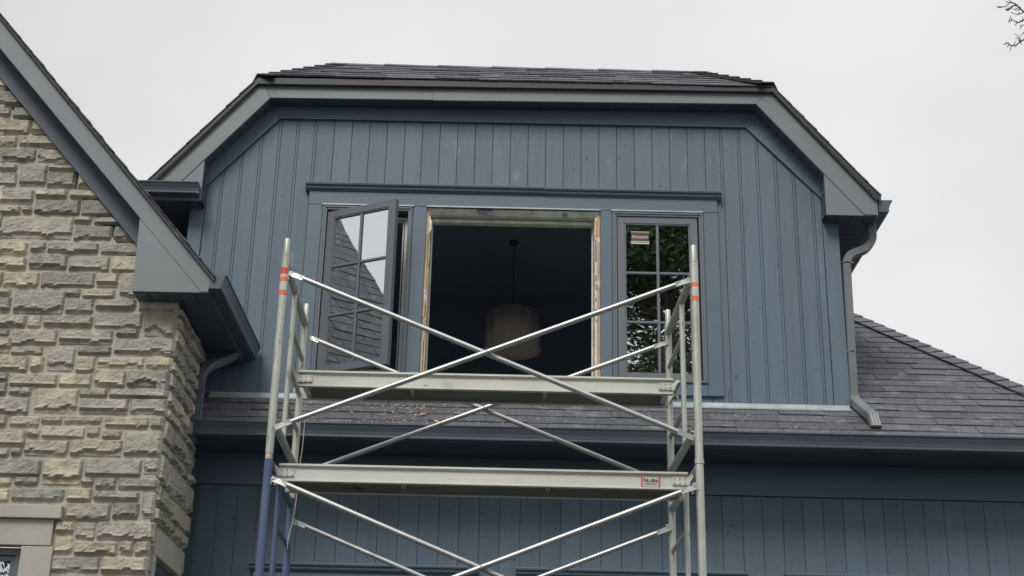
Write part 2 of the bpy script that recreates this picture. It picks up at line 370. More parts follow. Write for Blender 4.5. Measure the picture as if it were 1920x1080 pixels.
for i in range(len(xs)-1):
    x0, x1 = xs[i], xs[i+1]; wide = abs(x0) > 1.62 or abs(x1) > 1.62
    gp = .0011; bv = .0026 if wide else .0024; dy = rnd.uniform(-.0015, .0015); c = rnd.random()
    if x1-x0 < .07: dy = -.004
    if x0 < 1.55 < x1: board(m, 1.55, x1-gp, 3.219, 4.651, YW+dy, YW+.02, bv, c)
    if x0 < -1.56 < x1: board(m, x0+gp, -1.56, 3.219, 4.651, YW+dy, YW+.02, bv, c)
    for z0, z1 in split(x0, x1):
        if wide and x1-x0 > .1:
            board(m, x0+gp, x1-.0198, z0, z1, YW+dy, YW+.02, bv, c, wallclip); board(m, x1-.0185, x1-.0008, z0, z1, YW+dy+.0012, YW+.02, .002, c, wallclip)
        else: board(m, x0+gp, x1-gp, z0, z1, YW+dy, YW+.02, bv, c, wallclip)
board(m, 2.374, 2.492, 3.10, 5.5, YW-.012, YW+.02, .003, .45, wallclip)
board(m, -2.485, -2.377, 2.9, 5.5, YW-.012, YW+.02, .003, .45, wallclip)
m.build('siding', M['paint'], house)
m = MB()                                          # sheathing behind, pierced by the three openings
for x0, x1, z0, z1 in ((-2.48,-1.46,2.9,5.5), (1.45,2.485,2.9,5.5), (-1.46,1.45,2.9,3.24), (-1.46,1.45,4.645,5.5), (-.78,-.68,3.24,4.645), (.675,.76,3.24,4.645)):
    p = wallclip([(x0,z0),(x1,z0),(x1,z1),(x0,z1)])
    if p: m.prism(p, YW+.021, YW+.14)
m.box(-2.48,-2.36,YW+.141,13,2.9,4.58); m.box(2.36,2.485,YW+.141,13,2.9,4.58)
m.build('wall_core', M['groove'], house)
m = MB(); m.box(2.486,2.492,YW+.021,13,2.9,4.57); m.box(-2.492,-2.486,YW+.021,13,2.9,4.57); build_each(m, 'side_siding', M['paint'], house)
# frieze board under the soffit
f1, f2, f3, f4 = P(385,350,YW-.02), P(525,222,YW-.02), P(1398,239,YW-.02), P(1541,374,YW-.02)
m = MB()
ztop = lambda X: botz(X)+.002
m.prism([(lbx-.01, f1.z), (f2.x, f2.z), (bl.x-.0, ztop(bl.x)), (lbx-.01, ztop(lbx))], YW-.022, YW-.001)
m.prism([(f2.x, f2.z), (f3.x, f3.z), (br.x, ztop(br.x)), (bl.x, ztop(bl.x))], YW-.0225, YW-.001)
m.prism([(f3.x, f3.z), (rbx+.01, f4.z), (rbx+.01, ztop(rbx)), (br.x, ztop(br.x))], YW-.022, YW-.001)
m.build('frieze_board', M['trim'], house, bevel=.002)
m = MB()                                          # fleck of bare paint high on the boards
for dx, dz, r in ((0,0,.006),(.006,-.012,.0045),(-.003,-.022,.004),(.004,-.03,.003)):
    q = P(1257,254,YW-.004); m.prism([(q.x+dx+r*math.cos(a)*(.5+.3*math.sin(a*3+dz*90)), q.z+dz+r*1.5*math.sin(a)) for a in [k*.785 for k in range(8)]], YW-.0045, YW-.0005)
m.build('paint_fleck', M['cream'], house)
# --- window trim
m = MB()
yt = YW-.026
m.box(-1.577, 1.567, yt, YW-.001, 4.632, 4.742, .5)                                   # header board
for i, (x0, x1, z0, z1) in enumerate(((-1.577,-1.468,3.16,4.630), (-.770,-.666,3.26,4.630), (.665,.753,3.26,4.630), (1.457,1.568,3.16,4.630))):
    m.box(x0, x1, yt+(.001 if i else .002), YW-.001, z0, z1, random.random())
m.box(-1.467, 1.456, yt+.003, YW-.001, 3.16, 3.248, .4)
m.box(-2.372, 2.45, YW-.0065, YW-.0005, 3.102, 3.108, .5)
build_each(m, 'window_casing', M['trim'], house, bevel=.003)
m = MB()
xa, xb = -1.608, 1.598
pr = [(0,4.743),(-.030,4.743),(-.034,4.752),(-.048,4.757),(-.052,4.768),(-.050,4.777),(-.066,4.783),(-.070,4.797),(-.066,4.803),(0,4.806)]
m.prismx([(YW-.001+(-.0)+o-.0, z) for o, z in pr], xa, .23); m.prismx([(YW-.001+o, z-.004) for o, z in pr], .232, xb)
m.build('crown_molding', M['trim'], house, bevel=.0015)
m = MB()
for x0, x1 in ((-1.472,-.768), (-.668,.666), (.750,1.452)): m.box(x0, x1, yt-.014, yt-.001, 4.624, 4.634)
build_each(m, 'drip_cap', M['flash'], house)

# --- casement windows
def ring(m, x0, x1, z0, z1, w, y0, y1, wb=None):
    wb = wb or w
    m.box(x0, x0+w, y0, y1, z0, z1); m.box(x1-w, x1, y0, y1, z0, z1)
    m.box(x0+w, x1-w, y0, y1, z1-w, z1); m.box(x0+w, x1-w, y0, y1, z0, z0+wb)
def casement(x0, x1, z0, z1, hinge, ang, label):
    m = MB(); ring(m, x0, x1, z0, z1, .036, YW-.030, YW+.10, .022); ring(m, x0+.006, x1-.006, z0+.006, z1-.006, .014, YW-.037, YW-.029)
    fr_ = m.build('casement_window', M['frame'], house, bevel=.003, label=label)
    if ang:
        w = MB(); ring(w, x0+.038, x1-.038, z0+.04, z1-.06, .022, YW+.045, YW+.095); ring(w, x0+.068, x1-.068, z0+.07, z1-.09, .008, YW+.05, YW+.08)
        w.build('inner_frame', M['white'], fr_)
    s0, s1 = x0+.041, x1-.047; W_ = s1-s0; zz0, zz1 = z0+.024-(.012 if ang else 0), z1-.036-(.020 if ang else 0)
    ys = YW-.020
    ca, sa = math.cos(ang), math.sin(ang)
    def T(mb):
        out = []
        for x, y, z in mb.v:
            lx = x-s0; ly = y-(ys-.004)
            out.append((s0+lx*ca+ly*sa, (ys-.004)-lx*sa+ly*ca, z))
        mb.v = out; return mb
    m = MB(); rw = .056
    ring(m, s0, s1, zz0, zz1, rw, ys, ys+.045, .046)
    ring(m, s0+rw, s1-rw, zz0+.046, zz1-rw, .010, ys+.004, ys+.038)
    T(m).build('sash', M['frame'], fr_, bevel=.0025)
    gx0, gx1, gz0, gz1 = s0+rw+.010, s1-rw-.010, zz0+.056, zz1-rw-.010
    for j in range(3):
        for i in range(2):
            pass
    m = MB(); mx_ = (gx0+gx1)/2; h = (gz1-gz0)/3
    def bar(a, b, c, d, o): 
        m.box(a, b, ys+.004+o, ys+.016, c, d)
    bar(mx_-.010, mx_+.010, gz0, gz1, 0)
    for k in (1, 2):
        for a, b in ((gx0, mx_-.010), (mx_+.010, gx1)): bar(a, b, gz0+h*k-.010, gz0+h*k+.010, .001)
    mm = m; T(mm).build('muntins', M['frame'], fr_, bevel=.004)
    m = MB(); m.box(gx0-.004, gx1+.004, ys+.018, ys+.022, gz0-.004, gz1+.004); T(m).build('pane', M['glass'], fr_)
    return fr_, T, (gx0, gx1, gz0, gz1, ys)
WL = casement(-1.466, -.772, 3.25, 4.623, 0, R(27), 'left casement window with its sash swung open')
WR = casement(.755, 1.455, 3.25, 4.623, 0, 0, 'closed right casement window with a small sticker in its top left light')
def text_mesh(body, size, font_shear=0, bold=0, extrude=.0006):
    cu = bpy.data.curves.new('lettering', 'FONT'); cu.body = body; cu.size = size; cu.extrude = extrude; cu.offset = bold; cu.align_x = 'CENTER'; cu.align_y = 'CENTER'; cu.shear = font_shear
    o = bpy.data.objects.new('lettering', cu); C.objects.link(o); dg = bpy.context.evaluated_depsgraph_get()
    me = bpy.data.meshes.new_from_object(o.evaluated_get(dg)); bpy.data.objects.remove(o, do_unlink=True); return me
def place_text(body, size, loc, material, parent, name='lettering', sx=1, bold=0):
    me = text_mesh(body, size, bold=bold); me.transform(Matrix.Translation(loc) @ Matrix.Rotation(R(90), 4, 'X') @ Matrix.Scale(sx, 4, (1,0,0)))
    me.materials.clear(); me.materials.append(material); o = bpy.data.objects.new(name, me); C.objects.link(o); o.parent = parent
    if parent.type == 'EMPTY': o.matrix_parent_inverse = Matrix.Translation(-Vector(parent.location))
    return o
# sticker on the closed window
fr_, T, (gx0, gx1, gz0, gz1, ys) = WR
m = MB(); m.box(.902,1.038,ys+.0165,ys+.0175,4.390,4.462); m.build('sticker', M['brown'], fr_)
m = MB(); m.box(.900,1.040,ys+.0160,ys+.0172,4.463,4.469); m.box(.900,1.040,ys+.0160,ys+.0172,4.383,4.389); m.box(.900,1.040,ys+.0160,ys+.0172,4.366,4.379); build_each(m, 'sticker_border', M['cream'], fr_)
place_text('Novatech', .034, (.970, ys+.0160, 4.424), M['cream'], fr_, 'sticker_lettering', sx=.92, bold=.0005)

# --- stripped centre opening
OX0, OX1, OZ0, OZ1 = -.665, .664, 3.25, 4.624
m = MB()
for z0 in range(14):
    a = OZ0+z0*(OZ1-OZ0-.03)/14; b = a+(OZ1-OZ0-.03)/14
    j = rnd.uniform(-.003,.003); m.box(OX0, OX0+.020+j, YW-.012+j, YW+.06, a, b, rnd.random())
m.box(OX1-.022, OX1, YW-.012, YW+.06, OZ0, OZ1-.03, .5)
m.box(OX0, OX1, YW-.01, YW+.15, OZ0-.02, OZ0+.005, .4)
opn = m.build('window_opening', M['rawwood'], house, bevel=.002, label='empty centre window opening with bare lumber and foam edges')
m = MB()
fb = (MB(), MB())
for i in range(70):
    a = OZ0+i*(OZ1-OZ0-.04)/70; b = a+(OZ1-OZ0-.04)/70
    w = .010+.005*noise.noise(Vector((0, 0, i*.31)))
    fb[0].box(OX0+.021, OX0+.021+w, YW-.002, YW+.07, a, b)
    fb[1].box(OX1-.046+abs(w-.01), OX1-.0395, YW+.012, YW+.10, a, b)
[q.build('foam_bead', M['foam'], opn, bevel=.003) for q in fb]
m = MB(); m.box(OX1-.0385, OX1-.0225, YW-.008, YW+.05, OZ0, OZ1-.05); m.build('tape', M['tape_white'], opn)
m = MB()
for px, py0, py1 in ((0,450,492),(0,517,528),(1,534,545),(0,560,566),(0,580,583),(1,600,604)):
    z1_, z0_ = P(1120,py0,YW).z, P(1120,py1,YW).z; m.box(OX1-.037+.004*px, OX1-.027+.004*px, YW-.0095, YW-.0082, z0_, z1_)
build_each(m, 'tape_print', M['tape_blue'], opn)
m = MB(); m.box(OX1-.030, OX1-.024, YW-.0095, YW-.0082, P(1120,443,YW).z, P(1120,416,YW).z); m.box(OX1-.037, OX1-.024, YW-.0095, YW-.0082, P(1120,446,YW).z, P(1120,443.5,YW).z); m.build('tape_mark', M['red'], opn)
m = MB()                                       # house wrap hanging under the header
N_ = 60
vs = []; fs = []
for i in range(N_+1):
    x = OX0+.003+(OX1-OX0-.006)*i/N_
    w = .006*noise.noise(Vector((i*.4,0,0))); w2 = .005*noise.noise(Vector((i*.9,3,0)))
    vs += [(x, YW-.014+w*.4, OZ1-.002), (x, YW-.006+w, OZ1-.022+w2), (x, YW+.012+w2, OZ1-.045+w), (x, YW+.050, OZ1-.052+w2), (x, YW+.06, OZ1-.002)]
for i in range(N_):
    for k in range(5): a = i*5+k; b = i*5+(k+1)%5; fs.append((a, b, b+5, a+5))
m.add(vs, fs+[(0,1,2,3,4), tuple(N_*5+q for q in range(5))]); m.add([(OX0+.012,YW-.013,4.572),(OX0+.044,YW-.02,4.50),(OX0+.040,YW-.012,4.45),(OX0+.018,YW-.012,4.40),(OX0+.010,YW-.010,4.50)], [(0,1,2,3,4)]); m.build('house_wrap', M['wrap'], opn)
m = MB(); m.box(OX0+.03, OX1-.045, YW+.062, YW+.12, OZ1-.082, OZ1-.054); m.box(OX0+.03,OX0+.044,YW+.10,YW+.13,OZ0,OZ1-.084) ; m.box(OX1-.058,OX1-.047,YW+.105,YW+.13,OZ0,OZ1-.084); build_each(m, 'inner_jamb', M['wrap'], opn)
m = MB(); q = [(-.285,4.617),(-.276,4.592),(-.218,4.588),(-.190,4.566),(-.162,4.580),(-.165,4.617)]; m.prism(q, YW-.022, YW-.017)
q = [(.372,4.586),(.380,4.604),(.405,4.606),(.412,4.586),(.408,4.574),(.378,4.572)]; m.prism(q, YW-.0125, YW-.0095); build_each(m, 'wrap_print', M['print'], opn)

# --- room behind the windows
m = MB(); rx0, rx1, ry0, ry1, rz0, rz1 = -2.35, 2.35, YW+.15, 13.9, 2.95, 5.42
m.box(rx0, -1.0, ry1, ry1+.05, rz0, rz1); m.box(1.0, rx1, ry1, ry1+.05, rz0, rz1); m.box(-1.0, 1.0, ry1, ry1+.05, 4.25, rz1); m.box(-1.0, 1.0, ry1, ry1+.05, rz0, 3.1); m.box(rx0-.005, rx0, ry0, ry1, rz0, 4.56); m.box(rx1, rx1+.005, ry0, ry1, rz0, 4.56)
m.prism([(rx0,4.56),(rx0,4.60),(-1.75,rz1+.04),(1.75,rz1+.04),(rx1,4.60),(rx1,4.56),(1.7,rz1),(-1.7,rz1)], ry0, ry1)
m.build('room_walls', M['room'], house)
m = MB(); m.box(rx0, rx1, ry0, ry1, rz0-.05, rz0); m.build('room_floor', M['roomfloor'], house)
m = MB(); ring(m, -1.0, 1.0, 3.1, 4.25, .05, ry1-.01, ry1+.04); m.box(-.02,.02,ry1,ry1+.03,3.15,4.2); m.build('added_rear_window_frame', M['white'], house)  # unseen rear window, added to let daylight into the room
# --- pendant lamp inside
lp = thing('pendant_lamp', (.012, 12.5, 4.32), 'beige pleated drum pendant lamp hanging in the dark room behind the empty window opening', 'lamp')
m = MB(); n = 128; rr_ = .258; vs = []
for k in range(n):
    w = 2*math.pi*k/n; r = rr_*(1+.016*math.cos(w*14)); vs += [(.012+r*math.cos(w), 12.5+r*math.sin(w), 4.69), (.012+r*1.015*math.cos(w), 12.5+r*1.015*math.sin(w), 4.325),
           (.012+(r-.006)*math.cos(w), 12.5+(r-.006)*math.sin(w), 4.69), (.012+(r-.006)*1.015*math.cos(w), 12.5+(r-.006)*1.015*math.sin(w), 4.325)]
fs = []
for k in range(n):
    a = k*4; b = ((k+1)%n)*4; fs += [(a, b, b+1, a+1), (a+2, a+3, b+3, b+2), (a, a+2, b+2, b), (a+1, b+1, b+3, a+3)]
m.add(vs, fs, .5, True); m.build('lamp_shade', M['shade'], lp)
m = MB(); m.tube([(.012,12.5,4.352),(.012,12.5,4.357)], .245, 40); m.build('diffuser', M['shade'], lp)
m = MB()
z = 4.66
while z < 5.41:
    m.tube([(.012+.006*math.cos(a_*math.pi/4), 12.5, z+.016*math.sin(a_*math.pi/4)) for a_ in range(9)], .0022, 5); z += .026
m.tube([(.012,12.5,4.4),(.012,12.5,4.68)], .006, 8); m.tube([(.012,12.5,5.395),(.012,12.5,5.42)], .045, 20); m.build('chain', M['bronze'], lp)

# --- main roof (the skirt under the dormer and the big slope to its right)
TA = math.tan(R(36.5)); ye = 9.60
def rz(Y): return 3.097+(Y-YW)*TA
hipX = lambda Y: 3.934-.5379*(Y-10.481)
Vm = Vector((0, math.cos(R(36.5)), math.sin(R(36.5)))); Nm = Vector((0, -Vm.z, Vm.y))
Oe = Vector((0, ye-.03, rz(ye-.03)-.004)); yv = lambda v: Oe.y+v*Vm.y
m = MB()
yt_ = 14.4
for xa_, ya_, yb_ in ((-2.30, ye-.02, YW+.016), (2.494, YW+.0165, yt_)):
    A = [Vector((xa_, ya_, rz(ya_)-.006)), Vector((hipX(ya_), ya_, rz(ya_)-.006)), Vector((hipX(yb_), yb_, rz(yb_)-.006)), Vector((xa_ if yb_ < 12 else min(xa_, hipX(yb_)-.1), yb_, rz(yb_)-.006))]
    m.hexa(A, [p-Vector((0,0,.03)) for p in A], .4)
A = [Vector((0,0,rz(ye-.02)-.006))]
Xe = hipX(ye-.02); Hh = Vector((hipX(yt_), yt_, rz(yt_)-.006))
B_ = [Vector((Xe, ye-.02, A[0].z)), Vector((Xe, 18, A[0].z)), Vector((Hh.x, 18, Hh.z)), Hh]
m.hexa(B_, [p-Vector((0,0,.03)) for p in B_], .4)
vfl = (YW-.035-Oe.y)/Vm.y
shingles(m, Oe, (1,0,0), Vm, Nm, lambda v: -2.30, lambda v: hipX(yv(v)), 0, vfl, seed=31)
shingles(m, Oe, (1,0,0), Vm, Nm, lambda v: 2.497, lambda v: hipX(yv(v)), vfl-(vfl % .143)+.0, 5.4, seed=32)
Vs = (Hh-Vector((Xe, 0, A[0].z))); Vs.y = 0; Ns = Vector((Vs.z, 0, -Vs.x))
kk = (yt_-ye)/Vs.length
shingles(m, (Xe, 0, A[0].z+.004), (0,1,0), Vs, Ns, lambda v: ye+kk*v, lambda v: 17.9, 0, Vs.length, seed=33)
ridge_caps(m, (Xe, ye-.03, A[0].z+.010), Hh+Vector((0,0,.012)), Nm, Ns, w=.14, e=.155, seed=34, st=.5)
m.build('main_roof', M['shingle'], house)
# flashing at the foot of the dormer wall
m = MB()
for i in range(17):
    x0 = -2.19+i*.277; x1 = min(x0+.277, 2.485); c = rnd.random(); j = .0015*(i % 2)
    m.hexa([(x0,YW-.014-j,3.112),(x1,YW-.014-j,3.112),(x1,YW-.016-j,3.092),(x0,YW-.016-j,3.092)], [(x0,YW-.002,3.112),(x1,YW-.002,3.112),(x1,YW-.002,3.092),(x0,YW-.002,3.092)], c)
    m.hexa([(x0,YW-.016-j,3.092),(x1,YW-.016-j,3.092),(x1,YW-.075,rz(YW-.075)+.020),(x0,YW-.075,rz(YW-.075)+.020)], [(x0,YW-.016-j,3.084),(x1,YW-.016-j,3.084),(x1,YW-.075,rz(YW-.075)+.010),(x0,YW-.075,rz(YW-.075)+.010)], c*.3)
m.build('flashing', M['flash'], house)
# lower eave: gutter, fascia, soffit
zg = 2.738
m = MB(); gutter(m, (-2.185, ye-.003, zg), (Xe+.02, ye-.003, zg), (0,-1,0)); m.build('gutter', M['gutter'], house, label='long dark gutter along the skirt roof')
m = MB(); m.box(-2.185, Xe, ye, ye+.02, 2.655, 2.73); m.box(Xe-.02, Xe, ye+.021, 18, 2.655, 2.73); build_each(m, 'lower_fascia', M['gutter'], house)
m = MB(); g = MB(); soffit_strip(m, g, (-2.30, ye+.02, 2.658), (1,0,0), (0,1,0), (0,0,1), Xe+2.27, YW-ye-.02, step=9, gap=0); m.build('lower_soffit', M['soffit'], house); g.build('soffit_vents', M['groove'], house)
# lower wall
m = MB(); XE2 = Xe-.45
x = 1.958-.1435*32; rnd = random.Random(9)
WIN = ((-1.76,-.215), (.095,1.66), (1.97,3.53))
while x < XE2:
    x1 = min(x+.1435, XE2); c = rnd.random(); d = rnd.uniform(-.001,.001)
    inw = any(a < x1 and b > x for a, b in WIN)
    for z0, z1 in (((1.70,2.66),(GZ+.2,GZ+.5)) if inw else ((GZ+.2,2.66),)):
        board(m, x+.0007, x1-.0007, z0, z1, YW+d, YW+.02, .0024, c)
    x = x1
m.build('lower_siding', M['paint'], house)
m = MB(); m.box(-2.63, XE2, YW+.021, YW+.12, GZ, 2.9); m.box(XE2-.02, XE2, YW+.121, 17.8, GZ, 2.7); m.build('lower_wall', M['groove'], house)
m = MB(); m.box(-2.63, XE2, YW-.025, YW-.001, 2.425, 2.657); m.build('lower_frieze', M['trim'], house, bevel=.002)
m = MB()
for a, b in WIN:
    for pa, pb in ((a-.025, b+.025),):
        m.prismx([(YW-.001+o, z-2.93) for o, z in pr], pa, pb)
        m.box(a, b, YW-.026, YW-.001, 1.69, 1.812)
        m.box(a, a+.11, YW-.025, YW-.001, GZ+.5, 1.688); m.box(b-.11, b, YW-.025, YW-.001, GZ+.5, 1.688)
build_each(m, 'lower_window_trim', M['trim'], house, bevel=.0025)
for a, b in WIN:
    m = MB(); n3 = 2; w = (b-a-.22)/n3
    for i in range(n3): ring(m, a+.11+i*w+.001, a+.11+(i+1)*w-.001, GZ+.52, 1.686, .07, YW-.018, YW+.018)
    f_ = m.build('lower_window', M['frame'], house, bevel=.003)
    m = MB(); m.box(a+.12, b-.12, YW-.002, YW+.002, GZ+.54, 1.67); m.build('pane', M['glass'], f_)

# --- downspouts
def ribbed(w, d, n=4, h=.004):
    p = []
    for k in range(n*2+1): p.append((-w/2+.006+(w-.012)*k/(n*2), -d/2-(h if k % 2 == 0 else 0)))
    p += [(w/2, -d/2+.006), (w/2, d/2-.006)]
    for k in range(n*2+1): p.append((w/2-.006-(w-.012)*k/(n*2), d/2+(h if k % 2 == 0 else 0)))
    p += [(-w/2, d/2-.006), (-w/2, -d/2+.006)]
    return p
def curve(pts, n=6):                              # Catmull-Rom
    pts = [Vector(p) for p in pts]; out = []
    for i in range(len(pts)-1):
        p0, p1, p2, p3 = pts[max(i-1,0)], pts[i], pts[i+1], pts[min(i+2, len(pts)-1)]
        for k in range(n):
            t = k/n; out.append(.5*((2*p1)+(-p0+p2)*t+(2*p0-5*p1+4*p2-p3)*t*t+(-p0+3*p1-3*p2+p3)*t**3))
    return out+[pts[-1]]
YS = 10.10
a0 = P(1633,428,YS); a1 = P(1634,450,YS); a2 = P(1622,467,YS); a3 = P(1596,478,YS); a4 = P(1587,492,YS); a5 = P(1587,512,YS); a6 = P(1600,747,YS)
m = MB(); m.sweep(ribbed(.072,.058,4,.002), curve([a0+Vector((0,0,.12)), a0, a1, a2, a3, a4, a5], 5)+[a6], (0,1,0))
for q in (P(1588,494,YS), P(1589,660,YS)): m.box(q.x-.043+(.006 if q.z < 3.8 else 0), q.x+.043+(.006 if q.z < 3.8 else 0), YS-.036, YS+.036, q.z-.010, q.z)
ds = m.build('downspout', M['spout'], house, label='tall downspout down the right edge of the dormer, kicking out over the roof')
b0 = a6+Vector((0,0,.01)); b1 = a6+Vector((.002,-.03,-.035)); b2 = Vector((a6.x+.035, 9.735, rz(9.735)+.085)); b3 = Vector((a6.x+.04, 9.69, rz(9.69)+.02))
m = MB(); m.sweep(ribbed(.078,.055,3,.004), [b0, b1, b2, b3], (1,0,0)); m.build('spout_elbow', M['spout'], ds)
c5 = P(374.5,722,9.555); c1 = P(452,652,9.85); c0 = P(459,632,9.87)
m = MB(); m.sweep(ribbed(.070,.050,4,.003), [Vector((c5.x,c5.y,zg-.04)), c5+Vector((0,0,-.01))]+curve([c5, P(378,702,9.56), P(394,686,9.60), P(424,673,9.74), c1, c0, c0+Vector((.005,.01,.07))], 6), (1,0,0))
q = c5+Vector((0,0,-.05)); m.box(q.x-.040,q.x+.040,q.y-.031,q.y+.031,q.z-.006,q.z+.004)
for i in range(7):                                # crimped inner bend
    p = c1+(c0-c1)*(-.9+i*.28)+Vector((.03,-.03,.0)); m.tube([p+Vector((-.035,0,0)), p+Vector((.02,0,0))], .004, 6)
m.build('downspout', M['gutter'], house, label='dark curved downspout in the corner between the stone wing and the dormer')

# ================================================================== stone wing
YF = 8.60; YST = 8.80; XC = -2.20
Lw = lambda X: 3.843-1.131*(X+2.449)              # underside of rake fascia, front plane
Up = lambda X: 3.451-1.153*(X+1.942)+.0           # top of rake fascia
XP = -5.6                                         # peak
m = MB()
pk_u, pk_l = Up(XP), Lw(XP)
m.prism([(-1.950,3.330), (-1.942,3.451), (XP,pk_u), (XP,pk_l), (-2.449,3.843), (-1.995, 3.843-1.131*.454)], YF-.004, YF+.02)
m.prism([(2*XP+1.950,3.330), (2*XP+1.942,3.451), (XP,pk_u), (XP,pk_l), (2*XP+2.449,3.843), (2*XP+1.995, 3.843-1.131*.454)][::-1], YF-.004, YF+.02)
m.prism([(-2.438,3.325), (-1.955,3.325), (-1.955,3.44), (-2.449,3.87)], YF, YF+.018)
m.prism([(2*XP+2.438,3.325), (2*XP+1.955,3.325), (2*XP+1.955,3.44), (2*XP+2.449,3.87)], YF, YF+.018)
m.build('wing_fascia', M['fascia'], house, bevel=.002)
m = MB(); m.box(-1.962,-1.948, YF+.021, 10.04, 3.325, 3.44); m.build('wing_side_fascia', M['gutter'], house)
m = MB(); g = MB()
U = Vector((XP+2.449, 0, pk_l-3.843)); n = Vector((U.z, 0, -U.x)); soffit_strip(m, g, (-2.449, YF+.02, 3.847), U, (0,1,0), (.7,0,.7), U.length, .20, step=6, gap=.0)
U2 = Vector((-U.x, 0, U.z)); soffit_strip(m, g, (2*XP+2.449, YF+.02, 3.847), U2, (0,1,0), (-.7,0,.7), U2.length, .20, step=6, gap=.0)
m.box(-2.440,-2.430, YF+.018, YST-.0, 3.325, 3.85)
soffit_strip(m, g, (-2.438, YF+.019, 3.322), (1,0,0), (0,1,0), (0,0,1), .478, YST-YF-.02, step=.1)
soffit_strip(m, g, (-2.44, YST, 3.3225), (0,1,0), (1,0,0), (0,0,1), 1.25, .485, step=.3, gap=.002)
m.build('wing_soffit', M['soffit'], house); g.build('soffit_vents', M['groove'], house)
m = MB(); k = .125                                # frieze board on the stone
off = .02
fz = lambda X: Lw(X)+.01
m.prism([(-2.44, fz(-2.44)), (XP, fz(XP)), (XP, fz(XP)-.185), (-2.44, fz(-2.44)-.185)], YST-.055, YST+.0)
m.prism([(2*XP+2.44, fz(-2.44)), (XP, fz(XP)), (XP, fz(XP)-.185), (2*XP+2.44, fz(-2.44)-.185)][::-1], YST-.055, YST+.0)
m.build('wing_frieze', M['soffit'], house, bevel=.002)
m = MB(); gutter(m, (-1.947, YF-.004, 3.449), (-1.947, 10.02, 3.449), (1,0,0)); m.build('gutter', M['gutter'], house, label='dark gutter running back along the eave of the stone wing')
# wing roof
m = MB()
e1, pkz = Vector((-1.915, 0, Up(-1.915)+.006)), Up(XP)+.006
y0_, y1_ = YF-.03, 15
A = [Vector((-1.915,y0_,e1.z)), Vector((-1.915,y1_,e1.z)), Vector((XP,y1_,pkz)), Vector((XP,y0_,pkz))]; m.hexa(A, [p-Vector((.0,0,.03)) for p in A], .4)
A = [Vector((2*XP+1.915,y0_,e1.z)), Vector((2*XP+1.915,y1_,e1.z)), Vector((XP,y1_,pkz)), Vector((XP,y0_,pkz))]; m.hexa(A, [p-Vector((.0,0,.03)) for p in A], .4)
Vw = Vector((XP+1.915, 0, pkz-e1.z)); Nw = Vector((Vw.z, 0, -Vw.x))
# where the dormer wall and its eave stand above the wing roof, shingles stop short of them
def wing_back(v):
    z = e1.z+v*Vw.z/Vw.length; X = -1.915+v*Vw.x/Vw.length
    return 9.88 if (X > -2.95 and z > 4.35) else (YW-.03 if X > -2.49 else 14.9)
shingles(m, (-1.915, 0, e1.z), (0,1,0), Vw, Nw, lambda v: y0_-.012, wing_back, 0, Vw.length, seed=41, t=.009)
Vx = Vector((-Vw.x, 0, Vw.z)); shingles(m, (2*XP+1.915, 0, e1.z), (0,1,0), Vx, Vector((-Nw.x,0,Nw.z)), lambda v: y0_-.012, lambda v: 14.9, 0, Vx.length, e=.286, seed=42)
m.build('wing_roof', M['shingle'], house)

# --- the stones
ST = """-30,150,16,170;-40,172,40,200;-30,203,21,221;23,202,70,222;-20,224,56,252;58,225,100,251;-30,255,33,277;35,254,110,277
0,279,67,305;69,280,135,306;-8,309,33,322;34,310,86,352;91,310,150,322;-8,324,31,352;87,324,140,354;144,327,185,355
0,356,62,385;66,356,127,371;130,357,190,372;63,375,150,403;152,375,215,405;-6,387,39,401;41,388,60,401
-3,405,135,449;138,407,173,420;176,408,230,421;137,423,209,452;212,424,255,452;-8,454,51,480;56,454,86,475;88,455,185,476;188,455,262,477
-8,483,49,506;53,478,125,507;128,480,205,509;208,480,262,510;5,510,73,539;-8,510,3,539;75,510,177,540;179,512,221,541;223,511,262,557
-8,542,21,555;23,544,119,590;121,542,151,558;153,543,216,559;-8,558,19,589;121,561,175,590;178,561,255,583;259,565,318,584
-8,591,49,615;50,591,78,615;80,592,174,615;176,586,266,615;269,586,320,633;-8,616,18,630;20,617,106,648;109,618,211,648;217,619,261,633
-8,632,19,664;213,635,290,666;292,636,319,667;20,650,81,665;86,650,138,698;145,650,209,665;-8,667,52,697;56,668,81,697;141,668,178,699;180,669,270,692;272,670,316,693
-8,699,16,714;17,700,107,724;109,701,172,725;175,694,235,726;237,695,287,727;289,696,322,746;-8,717,12,743;15,726,60,742;62,727,144,777;148,728,202,744;204,729,284,745
-8,744,54,776;147,747,240,778;242,747,306,779;-8,779,12,803;17,780,73,803;76,780,117,796;119,780,191,796;195,781,279,805;281,781,308,806
-8,805,47,838;49,806,74,821;76,799,160,821;162,799,188,821;191,808,228,822;231,808,300,857;43,825,128,857;130,824,228,857;-8,840,18,856;20,840,41,856
-8,860,76,892;77,860,152,911;158,860,265,892;268,860,298,892;-8,894,22,914;26,894,73,911;151,896,176,911;178,896,217,920;220,896,294,920
-8,916,18,941;20,915,120,941;124,915,172,939;174,922,261,940;263,924,292,975;121,943,206,976;210,943,260,975
102,978,139,1002;140,979,178,1012;180,978,287,1013;99,1005,136,1040;138,1015,220,1040;222,1015,250,1041;252,1015,286,1041;93,1042,186,1075;188,1043,284,1077"""
rects = [tuple(float(q) for q in s.split(',')) for line in ST.split('\n') for s in line.split(';')]
